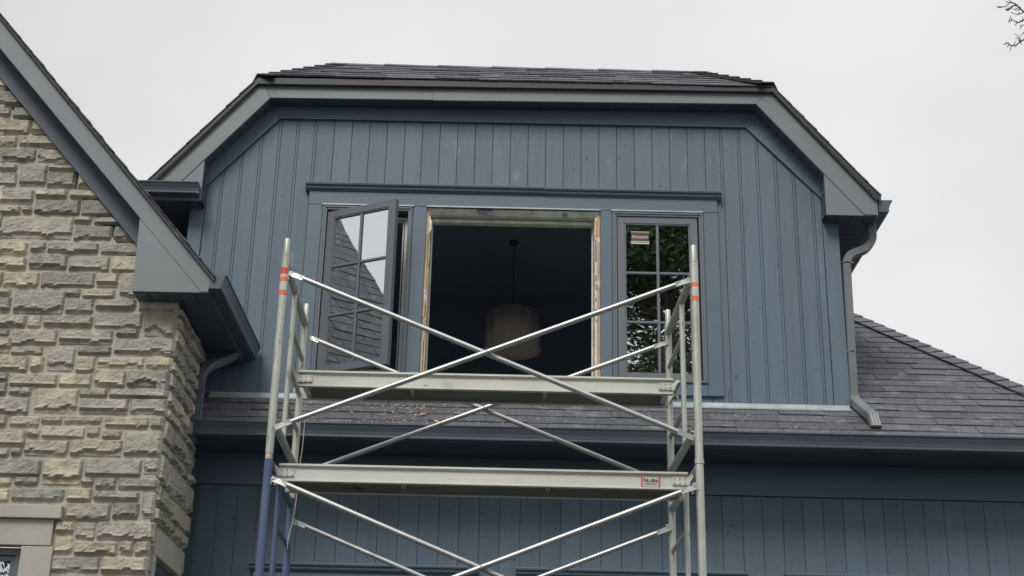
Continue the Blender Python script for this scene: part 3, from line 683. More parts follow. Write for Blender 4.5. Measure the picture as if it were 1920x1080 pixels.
def stone(mb, O, U, Nn, w, h, seed, clampz=None, fine=True, dep=.031, tone=.5, back=.03, cornerR=0):
    """one split-faced block: O lower-left corner on the wall plane, U along the wall, Nn outwards"""
    O = Vector(O); U = Vector(U); Nn = Vector(Nn); Z = Vector((0,0,1)); rnd = random.Random(seed)
    nu = max(5, int(w/.016)) if fine else max(3, int(w/.06)); nv = max(5, int(h/.013)) if fine else max(3, int(h/.05))
    nu = min(nu, 34); nv = min(nv, 20)
    d0 = dep*rnd.uniform(.7,1.2); ledge = rnd.random() < .85; lv = rnd.uniform(.12,.34); amp = rnd.uniform(.07,.19); sd = rnd.random()*90
    cr = min(.008, h*.12); tilt = rnd.uniform(-.15,.25); big = h > .17
    vs = []; 
    for j in range(nv+1):
        for i in range(nu+1):
            u = i/nu; v = j/nv; x = u*w; z = v*h
            # rough outline, rounded corners
            ex = min(x, w-x); ez = min(z, h-z)
            px = Vector((x*9+sd, z*9, sd)); 
            e = min(ex, ez); 
            if ex < cr and ez < cr: e = cr-math.hypot(cr-ex, cr-ez); 
            fall = max(0, min(1, e/.007)); fall = fall**.45
            nl = noise.fractal(px*1.1, .9, 2.1, 4)
            f = d0*(1+tilt*(v-.5))+.006*nl+(.010 if big else .004)*noise.noise(px*.55)
            if fine: f += .0045*(noise.voronoi(px*2.6)[0][0]-.35)+.0035*noise.noise(px*7)
            vl = lv+amp*noise.noise(Vector((x*11+sd, 7, 0)))*1.6+.05*noise.noise(Vector((x*40, sd, 0)))
            if ledge and v < vl and fine:
                k = min(1, (vl-v)*h/.005); f = f*(1-.60*k)-.004*noise.noise(px*4)*k
            elif fine and v > .9: f *= .93
            if ledge and fine and vl <= v < vl+.10: f += .005
            f = max(.004, f*fall)
            jx = .0035*noise.noise(Vector((sd, z*30, x*3))) if ex < .001 else 0; jz = .0035*noise.noise(Vector((x*30, sd, 2))) if ez < .001 else 0
            if ex < cr and ez < cr and ex < .001 and ez < .001: 
                x += cr*.3*(1 if u < .5 else -1); z += cr*.3*(1 if v < .5 else -1)
            p = O+U*(x+jx)+Z*(z+jz)+Nn*(f if fall > 0 else 0)
            vs.append(p)
    if clampz:
        vs = [Vector((p.x, p.y, min(p.z, clampz(p.x)))) for p in vs]
    # perimeter drawn back into the mortar
    a = lambda i, j: j*(nu+1)+i
    fs = [(a(i,j), a(i+1,j), a(i+1,j+1), a(i,j+1)) for j in range(nv) for i in range(nu)]
    per = [a(i,0) for i in range(nu)]+[a(nu,j) for j in range(nv)]+[a(i,nv) for i in range(nu,0,-1)]+[a(0,j) for j in range(nv,0,-1)]
    nb = len(vs); vs += [vs[q]-Nn*back for q in per]; m_ = len(per)
    fs2 = [(per[k], nb+k, nb+(k+1)%m_, per[(k+1)%m_]) for k in range(m_)]
    mb.add(vs, fs, tone, False); mb.add(vs, fs2, tone)
def tone_of(r):
    q = r.random(); return r.choice((.05,.2,.3,.38)) if q < .36 else (r.uniform(.4,.68) if q < .70 else r.uniform(.7,1))
LIGHT = {(152,423):.7, (56,356):0}
sm = MB(); rs = random.Random(77); zcl = lambda X: Lw(X)-.03
for n_, (x0, y0, x1, y1) in enumerate(rects):
    cy = (y0+y1)/2; A = P(x0, y1, YST); B = P(x1, y1, YST); T_ = P(x0, y0, YST)
    w = B.x-A.x; h = T_.z-A.z
    if x1 >= 284 and y0 > 560:                    # quoins: run out to the corner
        w = (XC+rs.choice((.012,.03,.02)))-A.x
    stone(sm, (A.x-.002, YST, A.z-.002), (1,0,0), (0,-1,0), w+.004, h+.004, n_+5, zcl, True, tone=tone_of(rs))
# the rest of the wing's front, coursed, down to the ground and across to its far corner
def coursed(mb, xa, xb, z0, z1, O, U, Nn, seed, fine, wr=(.14,.5), hs=(.09,.12,.14,.19), clampz=None, dep=.03, skip=None):
    r = random.Random(seed); z = z0
    while z < z1-.04:
        h = min(r.choice(hs), z1-z); x = xa(z)
        end = xb(z)
        while x < end-.03:
            w = min(r.uniform(*wr), end-x)
            if end-x-w < .07: w = end-x
            if not (skip and x+w > skip[0] and x < skip[1] and z < skip[2]) and not (clampz and z+h*.5 > clampz((Vector(O)+Vector(U)*(x+w/2)).x)):
                stone(mb, Vector(O)+Vector(U)*(x+.004)+Vector((0,0,z)), U, Nn, w-.010, h-.009, int(x*977+z*331+seed)+1000, clampz, fine, tone=tone_of(r), dep=dep)
            x += w
        z += h
xl = lambda z: -3.135-.085*(z-1.9)*1.55            # left limit of the surveyed stones
SK = (-3.76, -2.70, P(60,948,YST).z+.02)
coursed(sm, lambda z: -4.5, lambda z: xl(z)-.012, GZ, 6.5, (0,YST,0), (1,0,0), (0,-1,0), 4, True, clampz=lambda X: Lw(X)-.03, skip=SK)
coursed(sm, lambda z: 2*XP+2.2, lambda z: -4.5, GZ, 8.2, (0,YST,0), (1,0,0), (0,-1,0), 5, False, clampz=zcl and (lambda X: Lw(X)-.03 if X > XP else Lw(2*XP-X)-.03))
coursed(sm, lambda z: -2.72, lambda z: XC+.02, GZ, P(100,1078,YST).z, (0,YST,0), (1,0,0), (0,-1,0), 6, True)
coursed(sm, lambda z: -3.76, lambda z: -2.72, GZ, GZ+.86, (0,YST,0), (1,0,0), (0,-1,0), 8, False)
# side wall facing the scaffold (window opening left free)
sw0, sw1, swz = 8.90, 9.66, 1.865
coursed(sm, lambda y: 0, lambda z: .955, swz+.02, 3.31, (XC,YST,0), (0,1,0), (1,0,0), 15, True, wr=(.12,.42), hs=(.08,.10,.14,.20,.12), dep=.034)
coursed(sm, lambda y: 0, lambda z: sw0-YST-.005, GZ, swz+.02, (XC,YST,0), (0,1,0), (1,0,0), 16, True, dep=.02)
coursed(sm, lambda y: sw1-YST+.005, lambda z: .955, GZ, swz+.02, (XC,YST,0), (0,1,0), (1,0,0), 17, True, wr=(.08,.12))
sm.build('stone_wall', M['stone'], house)
m = MB()
XL = 2*XP+2.2
wx0, wx1 = -3.62, P(100,1010,YST).x               # window recess in the front of the wing
wzt = P(60,948,YST).z
gp = [(XL,GZ),(wx0,GZ),(wx0,wzt),(wx1,wzt),(wx1,GZ),(XC,GZ),(XC,3.33),(-2.40,3.45),(XP,Lw(XP)-.2),(XL+.2,3.45),(XL,3.33)]
m.box(XL, wx0, YST-.004, YST+.2, GZ, 3.33); m.box(wx1, XC, YST-.004, YST+.2, GZ, 3.33); m.box(wx0, wx1, YST-.004, YST+.2, wzt, 3.33)
m.prism([(XC-.01,3.33),(-2.36,3.42),(XP,Lw(XP)-.2),(2*XP+2.36,3.42),(XL+.01,3.33)][::-1], YST-.004, YST+.2)
m.box(XC-.2, XC+.004, YST+.201, 9.745, swz-.01, 3.33); m.box(XC-.2, XC+.004, YST+.0, sw0, GZ, swz-.011) ; m.box(XC-.2, XC+.004, sw1, 9.745, GZ, swz-.011)
m.build('mortar_bed', M['mortar'], house)
# limestone surround, front window
m = MB()
l0, l1, l2, l3 = P(113,972,8.74), P(0,947,8.74), P(98,1024,8.77), P(40,1026,8.77)
m.box(wx0-.10, l0.x, 8.735, YST+.05, l0.z, P(113,947,8.74).z)
m.box(wx0-.06, P(98,1000,8.77).x, 8.765, YST+.05, l2.z+.002, l0.z-.001); build_each(m, 'stone_header', M['lime'], house, bevel=.004)
m = MB(); m.box(l3.x, P(96,1050,8.77).x, 8.768, YST+.05, GZ+1.0, l2.z-.002); m.box(wx0-.06, wx0+.10, 8.768, YST+.05, GZ+1.0, l2.z-.002); m.box(wx0-.1, l0.x-.02, 8.75, YST+.05, GZ+.88, GZ+.998); build_each(m, 'stone_jamb', M['lime'], house, bevel=.004)
m = MB(); ring(m, wx0+.102, l3.x-.002, GZ+1.002, l2.z-.004, .045, 8.83, 8.90); ring(m, wx0+.15, l3.x-.05, GZ+1.05, l2.z-.052, .03, 8.845, 8.89)
w_ = m.build('casement_window', M['frame'], house, bevel=.002, label='window at the lower left of the stone gable under a pale stone header'); m = MB(); m.box(wx0+.17, l3.x-.07, 8.865, 8.870, GZ+1.07, l2.z-.07); m.build('pane', M['glass'], w_)
m = MB(); m.box(wx0+.1, l3.x, 8.95, 9.0, GZ+.9, l2.z); m.build('dark_panel', M['groove'], w_)  # plain dark panel closing the recess behind the pane
# limestone surround, side window
m = MB(); m.box(XC-.1, XC+.022, 8.905, 9.70, swz-.165, swz); build_each(m, 'stone_header', M['lime'], house, bevel=.004)
m = MB(); m.box(XC-.1, XC+.020, 8.895, 8.975, GZ+1, swz-.167); m.box(XC-.1, XC+.020, 9.60, 9.66, GZ+1, swz-.167); build_each(m, 'stone_jamb', M['lime'], house, bevel=.004)
m = MB()
for a, b, c, d in ((8.976,9.03,GZ+1,swz-.168),(9.54,9.599,GZ+1,swz-.168),(9.031,9.539,swz-.22,swz-.168),(9.031,9.539,GZ+1,GZ+1.06)): m.box(XC-.09, XC-.03, a, b, c, d)
w_ = m.build('casement_window', M['frame'], house, label='window in the side of the stone wing'); m = MB(); m.box(XC-.065, XC-.06, 9.03, 9.54, GZ+1.05, swz-.21); m.build('pane', M['glass'], w_)

# ================================================================== SCAFFOLD
sc = thing('scaffold_tower', (-.12, 7.4, GZ), 'galvanised steel scaffold tower with crossed braces and one blue lower frame before the dormer', 'scaffold')
FX = {'l': (-1.186, -1.205), 'r': (.949, .919)}; FY, RY, IY = 6.94, 7.90, 7.38
PR = .0205
def frame(side, z0, z1, ztop_bar, zbot_bar, rungs, material, pins, label):
    xf, xr = FX[side]; lean = lambda y: xf+(xr-xf)*(y-FY)/(RY-FY); s = 1 if side == 'l' else -1
    m = MB(); m.tube([(xf,FY,z0),(xf,FY,z1)], PR, 14)
    if pins: m.tube([(xf,FY,z1),(xf,FY,z1+.085),(xf,FY,z1+.093)], [.0165,.0165,.012], 12); m.tube([(xf,FY,z1-.004),(xf,FY,z1+.004)], .022, 14)
    fr = m.build('frame', material, sc, label=label)
    m = MB(); m.tube([(xr,RY,z0),(xr,RY,z1)], PR, 14)
    if pins: m.tube([(xr,RY,z1),(xr,RY,z1+.085),(xr,RY,z1+.093)], [.0165,.0165,.012], 12)
    m.build('rear_post', material, fr)
    m = MB(); m.tube([(lean(IY),IY,zbot_bar if zbot_bar else z0),(lean(IY),IY,ztop_bar)], .0145, 12); m.build('ladder_post', material, fr)
    for zb_ in (ztop_bar, zbot_bar):
        if zb_: m = MB(); m.tube([(xf,FY,zb_),(xr,RY,zb_)], .0200, 14); m.build('cross_bar', material, fr)
    for z in rungs:
        m = MB(); m.tube([(lean(IY),IY,z),(xr,RY,z)], .0125, 10); m.build('rung', material, fr)
    for x, y in ((xf,FY),(xr,RY)):                # brace studs with gravity locks
        for z in (z1-.115 if pins else z1-.10, z0+.14 if zbot_bar else z0+.30):
            m = MB(); m.tube([(x,y,z),(x+s*.036,y,z)], .006, 8); m.box(x+s*.018-.005, x+s*.018+.005, y-.006, y+.006, z-.028, z+.008); m.build('brace_stud', M['galv'], fr)
    return fr
ZJ = 1.835
frL = frame('l', ZJ, 2.905, 2.868, 2.02, (2.650,2.437,2.228), M['galv'], True, 'upper left galvanised frame with red and orange stickers')
frR = frame('r', ZJ+.02, 2.918, 2.865, 2.035, (2.655,2.445,2.235), M['galv'], True, 'upper right galvanised frame')
fbL = frame('l', .40, ZJ-.028, 1.800, None, (1.565,1.30,1.03,.77,.5), M['bluesteel'], False, 'lower left blue painted frame')
fbR = frame('r', .40, ZJ-.006, 1.820, None, (1.585,1.31,1.04,.78,.51), M['galv'], False, 'lower right galvanised frame')
frame('l', -1.38, .398, .33, -1.2, (.05,-.25,-.55), M['galv'], False, 'bottom left frame'); frame('r', -1.38, .398, .33, -1.2, (.05,-.25,-.55), M['galv'], False, 'bottom right frame')
for s in 'lr':
    for x, y in ((FX[s][0],FY),(FX[s][1],RY)):
        m = MB(); m.tube([(x,y,GZ+.012),(x,y,-1.38)], .016, 10); m.box(x-.075,x+.075,y-.075,y+.075,GZ+.001,GZ+.012); m.tube([(x,y,-1.40),(x,y,-1.381)],.03,8); m.build('base_jack', M['galv'], sc)
# couplers at joints
m = MB(); m.tube([(FX['l'][0],FY,ZJ-.030),(FX['l'][0],FY,ZJ)], .0185, 12); m.build('coupling_pin', M['foam'], frL)
m = MB(); m.tube([(FX['r'][0],FY,ZJ-.004),(FX['r'][0],FY,ZJ+.019)], .0235, 12); m.tube([(FX['r'][1],RY,ZJ-.02),(FX['r'][1],RY,ZJ+.03)], .0225, 12); build_each(m, 'coupling_pin', M['galv'], frR)
# stickers on the posts
def band(x, z0, z1, material, par, nm='sticker', r=PR+.0012, a0=0, a1=2*math.pi):
    m = MB(); n = 20; vs = []
    for k in range(n+1):
        w = a0+(a1-a0)*k/n
        for rr2 in (r, r-.001):
            for z in (z0, z1): vs.append((x+rr2*math.sin(w), FY-rr2*math.cos(w), z))
    fs = []
    for k in range(n):
        a = k*4; b = a+4; fs += [(a,b,b+1,a+1),(a+2,a+3,b+3,b+2),(a,a+2,b+2,b),(a+1,b+1,b+3,a+3)]
    m.add(vs, fs+[(0,1,3,2),(n*4,n*4+2,n*4+3,n*4+1)]); return m.build(nm, material, par)
zc = lambda y: P(530,y,FY).z
band(FX['l'][0], zc(516), zc(504), M['red'], frL, a0=-1.2, a1=.9); band(FX['l'][0], zc(528), zc(521), M['orange'], frL, a0=-1.2, a1=1.3); band(FX['l'][0], zc(521), zc(516), M['cream'], frL, a0=-1.2, a1=1.2)
band(FX['l'][0], zc(554), zc(546.5), M['orange'], frL, a0=-1.3, a1=1.3); band(FX['l'][0], zc(546), zc(529), M['cream'], frL, a0=-1.2, a1=1.1)
zd = lambda y: P(1300,y,FY).z
band(FX['r'][0], zd(538), zd(531.5), M['orange'], frR, a0=-.9, a1=1.5); band(FX['r'][0], zd(565), zd(558), M['orange'], frR, a0=-1.2, a1=1.3); band(FX['r'][0], zd(557), zd(539), M['cream'], frR, a0=-.7, a1=1.2)
# cross braces
def brace(y, xa, xb, zt, zb, label, off=0):
    br_ = None
    for k, (za, zb_) in enumerate(((zt, zb), (zb, zt))):
        yy = y-.012+(-.014 if k else .014)
        A = Vector((xa, yy, za)); B = Vector((xb, yy, zb_)); d = (B-A).normalized()
        m = MB(); m.tube([A+d*.085, A+d*.11, B-d*.11, B-d*.085], [.0125,.0135,.0135,.0125], 14)
        for Q, s in ((A, 1), (B, -1)):            # flattened, cranked ends
            p0 = Q; p1 = Q+d*s*.04; p2 = Q+d*s*.088; w0, w1 = .014, .013
            up = Vector((0,0,1)); up = (up-d*up.dot(d)).normalized(); sd = Vector((0,1,0))
            m.hexa([p0+up*w0+sd*.003, p1+up*w0+sd*.003, p2+up*w1+sd*.010, p2-up*w1+sd*.010, p1-up*w0+sd*.003, p0-up*w0+sd*.003],
                   [p0+up*w0-sd*.003, p1+up*w0-sd*.003, p2+up*w1-sd*.010, p2-up*w1-sd*.010, p1-up*w0-sd*.003, p0-up*w0-sd*.003])
        if br_ is None: br_ = m.build('cross_brace', M['tube'], sc, label=label)
        else: m.build('brace_tube', M['tube'], br_)
    c = Vector(((xa+xb)/2, y-.012, (zt+zb)/2)); m = MB(); m.tube([c-Vector((0,.032,0)), c+Vector((0,.032,0))], .006, 8); m.build('pivot_bolt', M['tube'], br_)
brace(FY, -1.166, .926, 2.806, 1.962, 'front upper cross brace')
brace(RY, -1.196, .910, 2.800, 1.955, 'rear upper cross brace')
brace(FY, -1.166, .930, 1.712, .868, 'front lower cross brace')
brace(RY, -1.196, .910, 1.712, .868, 'rear lower cross brace')

def plank(xa, xb, yf_, zt, label, sticker=False):
    pk = thing('scaffold_plank', ((xa+xb)/2, yf_+.12, zt-.1), label, 'scaffold plank', 'planks laid across the scaffold')
    h = .088; W_ = .245
    for k, (y, s) in enumerate(((yf_, 1), (yf_+W_, -1))):
        m = MB()
        pf = [(-.016,0),(-.016,-.010),(-.002,-.016),(0,-.024),(0,-h+.010),(-.010,-h+.006),(-.010,-h),(.022,-h),(.022,-h+.005),(.005,-h+.008),(.005,-.006),(.02,-.004),(.02,0)]
        m.prismx([(y+s*o, zt+z) for o, z in pf], xa, xb); m.build('rail', M['alu'], pk)
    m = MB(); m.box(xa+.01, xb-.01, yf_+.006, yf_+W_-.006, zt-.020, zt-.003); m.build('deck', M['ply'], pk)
    m = MB()
    for t in (.30, .66): x = xa+(xb-xa)*t; m.box(x-.012, x+.012, yf_+.006, yf_+W_-.006, zt-.060, zt-.021)
    m.box(xa+.02, xa+.05, yf_+.006, yf_+W_-.006, zt-.075, zt-.021); m.box(xb-.05, xb-.02, yf_+.006, yf_+W_-.006, zt-.075, zt-.021)
    build_each(m, 'crossbeam', M['alu'], pk)
    for s, x in ((-1, xa), (1, xb)):               # end hooks, bolted
        for y in (yf_-.001, yf_+W_+.001):
            m = MB(); oy = -.005 if y < yf_+.1 else .0
            q = [(x+s*a, zt+b) for a, b in ((-.078,-.026),(0,-.026),(.020,-.006),(.045,-.006),(.060,-.020),(.060,-.050),(.050,-.050),(.048,-.026),(.041,-.019),(.029,-.021),(.014,-.044),(.006,-.066),(-.078,-.064))]
            m.prism(q if s > 0 else q[::-1], y+oy-.003, y+oy+.003)
            hk = m.build('hook', M['alu'], pk)
            m = MB()
            for bx in (.015,.042,.068):
                for bz in (-.030,-.056): m.tube([(x-s*bx, y+oy-.009, zt+bz),(x-s*bx, y+oy+.009, zt+bz)], .0036, 8)
            build_each(m, 'bolt', M['galv'], hk)
    if sticker:
        z0, z1 = zt-.026, zt-.074; y = yf_-.0025
        x0, x1 = P(1202,897,yf_).x, P(1238,898,yf_).x
        m = MB(); m.box(x0, x1, y, y+.0015, z1, z0); st = m.build('sticker', M['cream'], pk)
        m = MB(); m.box(x0, x0+.009, y-.0012, y-.0002, z1, z0); m.box(x1-.009, x1, y-.0012, y-.0002, z1, z0); build_each(m, 'sticker_border', M['red'], st)
        place_text('N', .030, (x0+.022, y-.0015, (z0+z1)/2+.006), M['black'], st, 'sticker_lettering', sx=.85, bold=.0004)
        place_text('U-ERA', .023, (x0+.058, y-.0015, (z0+z1)/2+.0045), M['black'], st, 'sticker_lettering', sx=.88, bold=.0004)
        m = MB()
        for i, zz in enumerate((-.010,-.015)): m.box(x0+.016+.004*i, x1-.014-.003*i, y-.001, y-.0002, (z0+z1)/2+zz-.0008, (z0+z1)/2+zz+.0008)
        m.build('small_print', M['black'], st)
    return pk
plank(-1.152, .888, 7.46, 2.440, 'upper aluminium scaffold plank, just below the window sills')
plank(-1.150, .905, 7.06, 1.815, 'lower aluminium scaffold plank with a small red and white maker sticker at its right end', True)
# toggle tails under the plank ends
# cord hanging at the left rear
m = MB(); m.tube(curve([P(574,752,7.72), P(571,795,7.75), P(567,840,7.76), P(563,866,7.76), P(557,925,7.74), P(549,975,7.72), P(540,1012,7.7), P(539,1030,7.7)], 5), .0028, 6)
tag(m.build('cord', M['cream']), 'thin pale cord dangling beside the left rear scaffold post', 'cord')

# ================================================================== debris on the skirt roof
def on_roof(x, y, lift=.012):
    d = ray(x, y); k = (3.097-YW*TA)/(d.z-d.y*TA); return d*k+Nm*lift
chips = [(603,771,.045,.014,10,.7),(659,777,.040,.010,-50,.5),(737,775,.030,.010,70,.5),(793,780,.062,.018,35,.55),(819,794,.058,.022,-45,.45),(705,797,.030,.008,60,.6),(697,797,.018,.009,80,.3),
 (737,796,.040,.007,-20,.95),(624,782,.022,.006,-40,.9),(690,784,.030,.007,-10,.8),(729,788,.020,.007,-30,.9),(774,796,.016,.006,50,.9),(809,801,.020,.008,-70,.8),(759,764,.036,.006,30,1),
 (741,765,.034,.005,15,1),(1356,802,.036,.013,-12,.35),(1297,782,.075,.006,15,.6),(1405,782,.034,.009,40,.95),(540,793,.055,.010,5,.4),(1293,807,.040,.009,-10,.5),(885,775,.018,.006,80,1),(675,757,.05,.005,-18,1),
 (1140,802,.05,.004,20,.5),(955,802,.03,.006,0,.8),(971,804,.02,.006,-50,.7)]
names = ['curled tan wood chip', 'bent pale wood chip', 'small tan wood chip', 'big orange wood chip', 'big pointed orange wood chip']
for i, (x, y, L_, w_, a, c) in enumerate(chips):
    m = MB(); n = 5; vs = []
    a = R(a); U_ = Vector((1,0,0))*math.cos(a)+Vm*math.sin(a); W_ = U_.cross(Nm).normalized(); N2 = Nm.normalized(); o = on_roof(x, y)
    for k in range(n+1):
        t = k/n-.5; wd = w_*(.35+.65*math.sin(math.pi*(k+.6)/(n+1.2))); cu = .25*L_*(.25-t*t)
        for s in (-1, 1):
            for h in (0, .004): vs.append(o+U_*(t*L_)+W_*(s*wd/2+.002*math.sin(k*2.1+i))+N2*(cu+h+.001*s))
    fs = []
    for k in range(n): b = k*4; fs += [(b,b+1,b+5,b+4),(b+2,b+6,b+7,b+3),(b+1,b+3,b+7,b+5),(b,b+4,b+6,b+2)]
    m.add(vs, fs+[(0,2,3,1),(n*4,n*4+1,n*4+3,n*4+2)], c)
    ob = m.build('wood_chip', M['chip'])
    if x == 793: lb = 'largest orange wood chip, in the middle of the skirt roof left of the rear brace'
    elif x == 819: lb = 'broad pointed orange wood chip near the gutter, beside the rear brace'
    elif x == 603: lb = 'curled tan wood chip on the skirt roof touching the front brace at left'
    elif x == 1356: lb = 'orange wood chip on the skirt roof just right of the scaffold'
    elif x == 1405: lb = 'whitish wood chip on the skirt roof furthest right of the scaffold'
    elif x == 1297: lb = 'thin tan splinter on the skirt roof behind the front right scaffold post'
    else: lb = 'small wood chip or splinter scattered on the skirt roof shingles'
    tag(ob, lb, 'wood chip', 'wood chips on the skirt roof')
m = MB(); r_ = random.Random(3)
for i in range(230):
    x = r_.gauss(760,95) if i < 160 else r_.uniform(560,1500); y = (r_.uniform(760,803) if i > 60 else r_.gauss(766,4))+(x-760)*.022
    if not (540 < x < 1560): continue
    o = on_roof(x, y, .011); a = r_.random()*3; L_ = r_.uniform(.003,.013)*(1.4 if r_.random() < .1 else 1); U_ = Vector((math.cos(a),0,0))+Vm*math.sin(a); W_ = U_.cross(Nm).normalized()*.0016; N2 = Nm*.003
    q = [o-U_*L_-W_, o+U_*L_-W_, o+U_*L_+W_, o-U_*L_+W_]; m.hexa(q, [p+N2 for p in q], r_.uniform(.4,1))
sd_ = m.build('sawdust', M['dust']); sd_['kind'] = 'stuff'; tag(sd_, 'fine pale sawdust and splinters strewn over the skirt roof', 'sawdust')

# ================================================================== TREES
def poly_branch(m, pts, r0, r1, n=6): m.tube(pts, r0, n, r2=r1)
def leafcloud(m, c, rad, n, size, r, shape=None):
    for i in range(n):
        while True:
            p = Vector((r.uniform(-1,1), r.uniform(-1,1), r.uniform(-1,1)))
            if p.length < 1 and p.length > r.random()*.75: break
        p = Vector((c[0]+p.x*rad[0], c[1]+p.y*rad[1], c[2]+p.z*rad[2])); s = size*r.uniform(.6,1.3)
        a = Vector((r.gauss(0,1), r.gauss(0,1), r.gauss(0,.6))).normalized(); b = a.cross(Vector((r.gauss(0,1), r.gauss(0,1), r.gauss(0,1)))).normalized()*.45
        m.add([p-a*s, p+b*s, p+a*s, p-b*s], [(0,1,2,3)], r.random())
# broad-leaved tree and spruce stand behind the viewer: the panes mirror them
r_ = random.Random(12)
def broadleaf(x, y, H, rad, label, seed, n=80, per=520):
    t = thing('tree', (x, y, GZ), label, 'tree', 'trees mirrored in the window panes'); r_ = random.Random(seed)
    m = MB(); top = Vector((x+.3, y, GZ+H*.8)); tr_ = [Vector((x+.15*math.sin(k), y+.12*math.cos(k*1.7), GZ+H*.8*k/7)) for k in range(8)]
    m.tube(tr_, .26, 10, r2=.06)
    cl = []
    for k in range(n):
        z = GZ+H*(r_.uniform(.87,1.06) if k % 7 else r_.uniform(.28,.8)); f = 1-abs((z-GZ)/H-.6)*1.3; a = r_.random()*6.28; q = rad*f*r_.uniform(.3,1)
        c = Vector((x+q*math.cos(a), y+q*math.sin(a), z)); cl.append(c)
        b0 = Vector((x, y, max(GZ+H*.2, z-q*.6))); mid = (b0+c)/2+Vector((0,0,-.2)); m.tube([b0, mid, c], .028, 5, r2=.006)
    m.build('trunk', M['bark'], t); m = MB()
    for c in cl: q = r_.uniform(.6,1.2); leafcloud(m, c, (q, q, q*.7), per, .075, r_)
    m.build('crown', M['leaf'], t); return t
broadleaf(3.4, -9.5, 15.5, 4.6, 'tall broad-leaved tree mirrored dark green in the right casement panes', 12)
broadleaf(11, -12, 13, 4.0, 'further rounded tree to the right behind the viewer', 14, n=50, per=400)
def copy_tree(o, dx, dy, k, rot, label):  # unseen extra trees, added to block low sky and darken the under-eaves
    c = o.copy(); C.objects.link(c); c.location = (dx, dy, GZ); c.scale = (k*1.5,k*1.5,k*(1.4 if dx > -6 else 1.15)); c.rotation_euler = (0,0,rot); c['label'] = label
    for ch in list(o.children): d = ch.copy(); C.objects.link(d); d.parent = c
src = bpy.data.objects['tree.001']
for (x, y, k, rot, lb) in ((-7,-17,.85,1,'unseen tree added to block low sky, behind the viewer and left'), (-14,-13,.70,2,'unseen tree added to block low sky, far left near the drive edge'), (-20,-7,.62,3,'lowest unseen tree added to block low sky, far left end of the row'),
        (14,-9,.95,4,'unseen tree added to block low sky, at right past the rounded one'), (18,-2,.95,5,'unseen tree added to block low sky, right of the viewer by the drive'), (-5,-20,.9,.5,'furthest unseen tree added to block low sky, straight behind the viewer'), (20,6,.9,2.5,'unseen tree added to block low sky, far right by the house front')):
    copy_tree(src, x, y, k, rot, lb)
t = thing('spruce_tree', (3.8, -15, GZ), 'tall spruce mirrored in the lower panes of the right casement', 'tree'); m = MB(); m.tube([(3.8,-15,GZ),(3.8,-15,GZ+17.5)], .2, 8, r2=.02)
m2 = MB()
for k in range(54):
    z = GZ+1.5+k*.29; L_ = 4.2*(1-k/57)+.2
    for j in range(9):
        a = j*.7+k*1.1; d = Vector((math.cos(a), math.sin(a), -.22)); e_ = Vector((3.8,-15,z))+d*L_; m.tube([Vector((3.8,-15,z)), e_], .018, 4, r2=.005)
        for q in range(int(L_*9)):
            p = Vector((3.8,-15,z))+d*L_*(.15+.85*r_.random()); s_ = Vector((r_.gauss(0,1), r_.gauss(0,1), r_.gauss(-.5,.5))).normalized()*.16; w_ = s_.cross(d).normalized()*.028
            m2.add([p, p+s_*.5+w_, p+s_, p+s_*.5-w_], [(0,1,2,3)], r_.random())
m.build('trunk', M['bark'], t); m2.build('crown', M['needle'], t)
# bare-twigged tree whose branch tips reach in at the upper right
YB = 6.0
bt = thing('bare_tree', (4.1, 5.9, GZ), 'nearly leafless tree whose fine twigs reach in at the upper right corner', 'tree')
m = MB(); trunk = [Vector((4.1,5.9,GZ)), Vector((4.05,5.9,.4)), Vector((3.95,5.95,2.2)), Vector((4.0,6.0,4.2)), Vector((3.9,6.0,6.2))]; m.tube(curve(trunk, 4), .16, 12, r2=.04); 
r_ = random.Random(5)
m.build('trunk', M['bark'], bt)
m = MB()
px = lambda *q: [P(x, y, YB) for x, y in q]
for st, root in ((px((1960,45),(1920,23)), Vector((3.96,5.96,2.9))), (px((1965,70),(1920,37)), Vector((3.98,5.95,2.5))), (px((1960,60),(1920,74)), Vector((3.96,5.95,2.2)))):
    m.tube(curve([root, (root*2+st[0])/3+Vector((0,.1,.1)), (root+st[0]*2)/3+Vector((0,.1,-.04)), st[0], st[1]], 5), .022, 7, r2=.003)
for k in range(12):
    z = 2.3+k*.32; a = r_.uniform(-1.3,1.3); b = Vector((3.97,5.97,z)); e_ = b+Vector((math.cos(a)*1.6, math.sin(a)*1.3, .7)); m.tube([b,(b+e_)/2+Vector((0,0,.1)),e_], .03, 6, r2=.006)
for st in (px((1960,45))[0], px((1965,70))[0], px((1960,60))[0]):
    for k in range(16):                           # side branchlets out of the picture, towards the trunk
        t = r_.uniform(.02,.95); b = st+(Vector((3.96,5.96,2.6))-st)*t; e_ = b+Vector((r_.uniform(-.05,.35), r_.uniform(-.4,.4), r_.uniform(-.3,.35)))
        if e_.x < 2.62 or b.x < 2.62: continue
        m.tube([b, (b+e_)/2+Vector((0,0,.04)), e_], .008, 5, r2=.0015)
        for j in range(4): q = b+(e_-b)*r_.uniform(.3,1); m.tube([q, q+Vector((r_.uniform(.0,.12), r_.uniform(-.12,.12), r_.uniform(-.12,.12)))], .003, 4, r2=.001)
m.build('limb', M['bark'], bt)
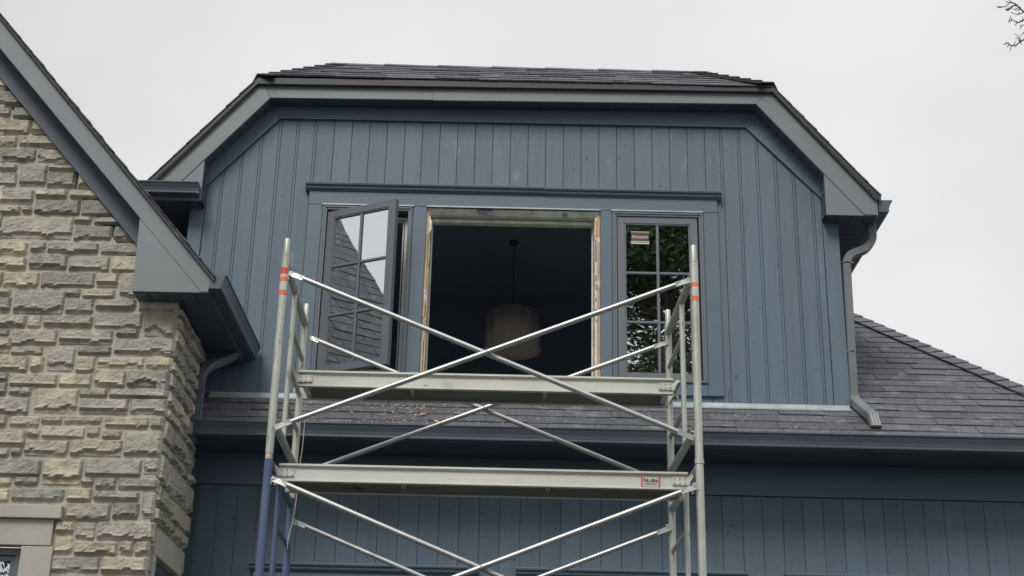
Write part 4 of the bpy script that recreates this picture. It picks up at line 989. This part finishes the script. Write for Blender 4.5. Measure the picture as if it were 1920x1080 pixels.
tw = [((1920,23),(1914,17),(1906,9),(1900,6),(1893,5),(1888,10),(1880,13),(1874,12),(1867,12)), ((1900,6),(1894,2),(1890,-3)), ((1906,9),(1899,11),(1896,15),(1891,19),(1886,20)), ((1897,13),(1892,16),(1884,18)),
 ((1920,23),(1912,26),(1902,26),(1896,22)), ((1914,17),(1908,19),(1902,17),(1898,18)), ((1910,14),(1905,16),(1903,20)), ((1880,13),(1873,14),(1869,15)), ((1893,5),(1889,4),(1885,2)),
 ((1920,37),(1915,40),(1909,42),(1905,40),(1898,38),(1892,42)), ((1898,38),(1895,33),(1895,29)), ((1892,42),(1893,34)), ((1909,42),(1904,46),(1903,48)), ((1917,38),(1918,31)), ((1919,46),(1915,50),(1912,56)), ((1915,50),(1912,47)),
 ((1920,74),(1912,79),(1907,83),(1900,86),(1893,84),(1888,82),(1881,84)), ((1896,86),(1895,91),(1893,96)), ((1893,84),(1889,87),(1887,88)), ((1912,79),(1909,72),(1908,67),(1902,63)), ((1909,70),(1904,72)), ((1906,84),(1904,89)), ((1900,86),(1903,80),(1905,77)),
 ((1893,84),(1891,80),(1888,81)), ((1913,78),(1916,84)), ((1914,77),(1912,68),(1917,64)), ((1920,60),(1916,66))]
m = MB()
for q in tw: m.tube(curve(px(*q), 3), .0042 if len(q) > 4 else .0026, 5, r2=.0012)
for i in range(46):
    q = r_.choice(tw[:1]+tw[2:5]+tw[9:10]+tw[16:17]); s_ = Vector(r_.choice(q[1:-1]+q[1:2])).to_3d(); a = r_.uniform(1.6,4.7); L_ = r_.uniform(3,8)
    p = (s_.x, s_.y); p1 = (s_.x+L_*.5*math.cos(a), s_.y-L_*.5*math.sin(a)+r_.uniform(-1,1)); p2 = (s_.x+L_*math.cos(a)+r_.uniform(-1,1), s_.y-L_*math.sin(a)); m.tube(px(p, p1, p2), .0019, 4, r2=.0009)
m.build('twigs', M['twig'], bt)

# ================================================================== GROUND
m = MB(); m.add([(-600,-600,GZ),(600,-600,GZ),(600,900,GZ),(-600,900,GZ)], [(0,1,2,3)]); o = m.build('ground', M['grass']); o['kind'] = 'structure'
m = MB(); m.box(-9, 9, -14, 8.4, GZ-.05, GZ+.0045); o = m.build('driveway', M['drive']); o['kind'] = 'structure'

# ================================================================== LIGHT, CAMERA
SUN_EL, SUN_AZ = R(48), R(200)                    # soft light high behind the viewer, a little to the left
w = bpy.data.worlds.new('World'); bpy.context.scene.world = w; w.use_nodes = True; nt = w.node_tree; N = nt.nodes; L = nt.links
bg = N['Background']; sky = N.new('ShaderNodeTexSky'); sky.sky_type = 'NISHITA'; sky.sun_disc = False; sky.sun_elevation = SUN_EL; sky.sun_rotation = SUN_AZ
hs = N.new('ShaderNodeHueSaturation'); hs.inputs['Saturation'].default_value = .12; L.new(sky.outputs[0], hs.inputs['Color'])
tc = N.new('ShaderNodeTexCoord'); sx_ = N.new('ShaderNodeSeparateXYZ'); L.new(tc.outputs['Generated'], sx_.inputs[0])
el_ = N.new('ShaderNodeMapRange'); el_.interpolation_type = 'SMOOTHSTEP'; el_.inputs[1].default_value = .50; el_.inputs[2].default_value = 1; el_.inputs[3].default_value = 10; el_.inputs[4].default_value = 19; L.new(sx_.outputs['Z'], el_.inputs[0])
mp = N.new('ShaderNodeMapping'); mp.inputs['Scale'].default_value = (1,1,1.6); L.new(tc.outputs['Generated'], mp.inputs[0])
nz = N.new('ShaderNodeTexNoise'); nz.inputs['Scale'].default_value = 2.3; nz.inputs['Detail'].default_value = 4; L.new(mp.outputs[0], nz.inputs['Vector'])
cr = N.new('ShaderNodeValToRGB'); e = cr.color_ramp.elements; e[0].position = .3; e[0].color = (.74,.755,.77,1); e[1].position = .7; e[1].color = (.98,.98,.985,1); L.new(nz.outputs['Fac'], cr.inputs[0])
sc_ = N.new('ShaderNodeVectorMath'); sc_.operation = 'SCALE'; L.new(el_.outputs[0], sc_.inputs['Scale']); L.new(cr.outputs[0], sc_.inputs[0])
mx = N.new('ShaderNodeMix'); mx.data_type = 'RGBA'; mx.inputs['Factor'].default_value = .88; L.new(hs.outputs[0], mx.inputs['A']); L.new(sc_.outputs[0], mx.inputs['B'])
L.new(mx.outputs['Result'], bg.inputs['Color']); bg.inputs['Strength'].default_value = .062
sl = bpy.data.lights.new('sun', 'SUN'); sl.energy = 1.4; sl.angle = R(24); sl.color = (1,.95,.86)
so = bpy.data.objects.new('sun', sl); C.objects.link(so)
# direction towards the sun: azimuth measured like the sky texture
az = R(-20+180)
dirv = Vector((-math.sin(R(18))*math.cos(SUN_EL), -math.cos(R(18))*math.cos(SUN_EL), math.sin(SUN_EL)))
sky.sun_rotation = math.atan2(dirv.x, dirv.y) % (2*math.pi)
so.rotation_euler = (-dirv).to_track_quat('-Z', 'Y').to_euler()
cam = bpy.data.cameras.new('camera'); cam.sensor_width = 36; cam.lens = 36*F/1920; cam.clip_end = 2000; cam.clip_start = .05
co = bpy.data.objects.new('camera', cam); C.objects.link(co); bpy.context.scene.camera = co
fwd = Vector((0, math.cos(TH), math.sin(TH))); up0 = Vector((0, -math.sin(TH), math.cos(TH))); rt0 = Vector((1,0,0))
rt = rt0*math.cos(RO)+up0*math.sin(RO); up = up0*math.cos(RO)-rt0*math.sin(RO)
co.matrix_world = Matrix(((rt.x, up.x, -fwd.x, 0), (rt.y, up.y, -fwd.y, 0), (rt.z, up.z, -fwd.z, 0), (0,0,0,1)))
s = bpy.context.scene; s.view_settings.view_transform = 'Standard'; s.view_settings.look = 'None'; s.view_settings.exposure = .68; s.view_settings.gamma = 1
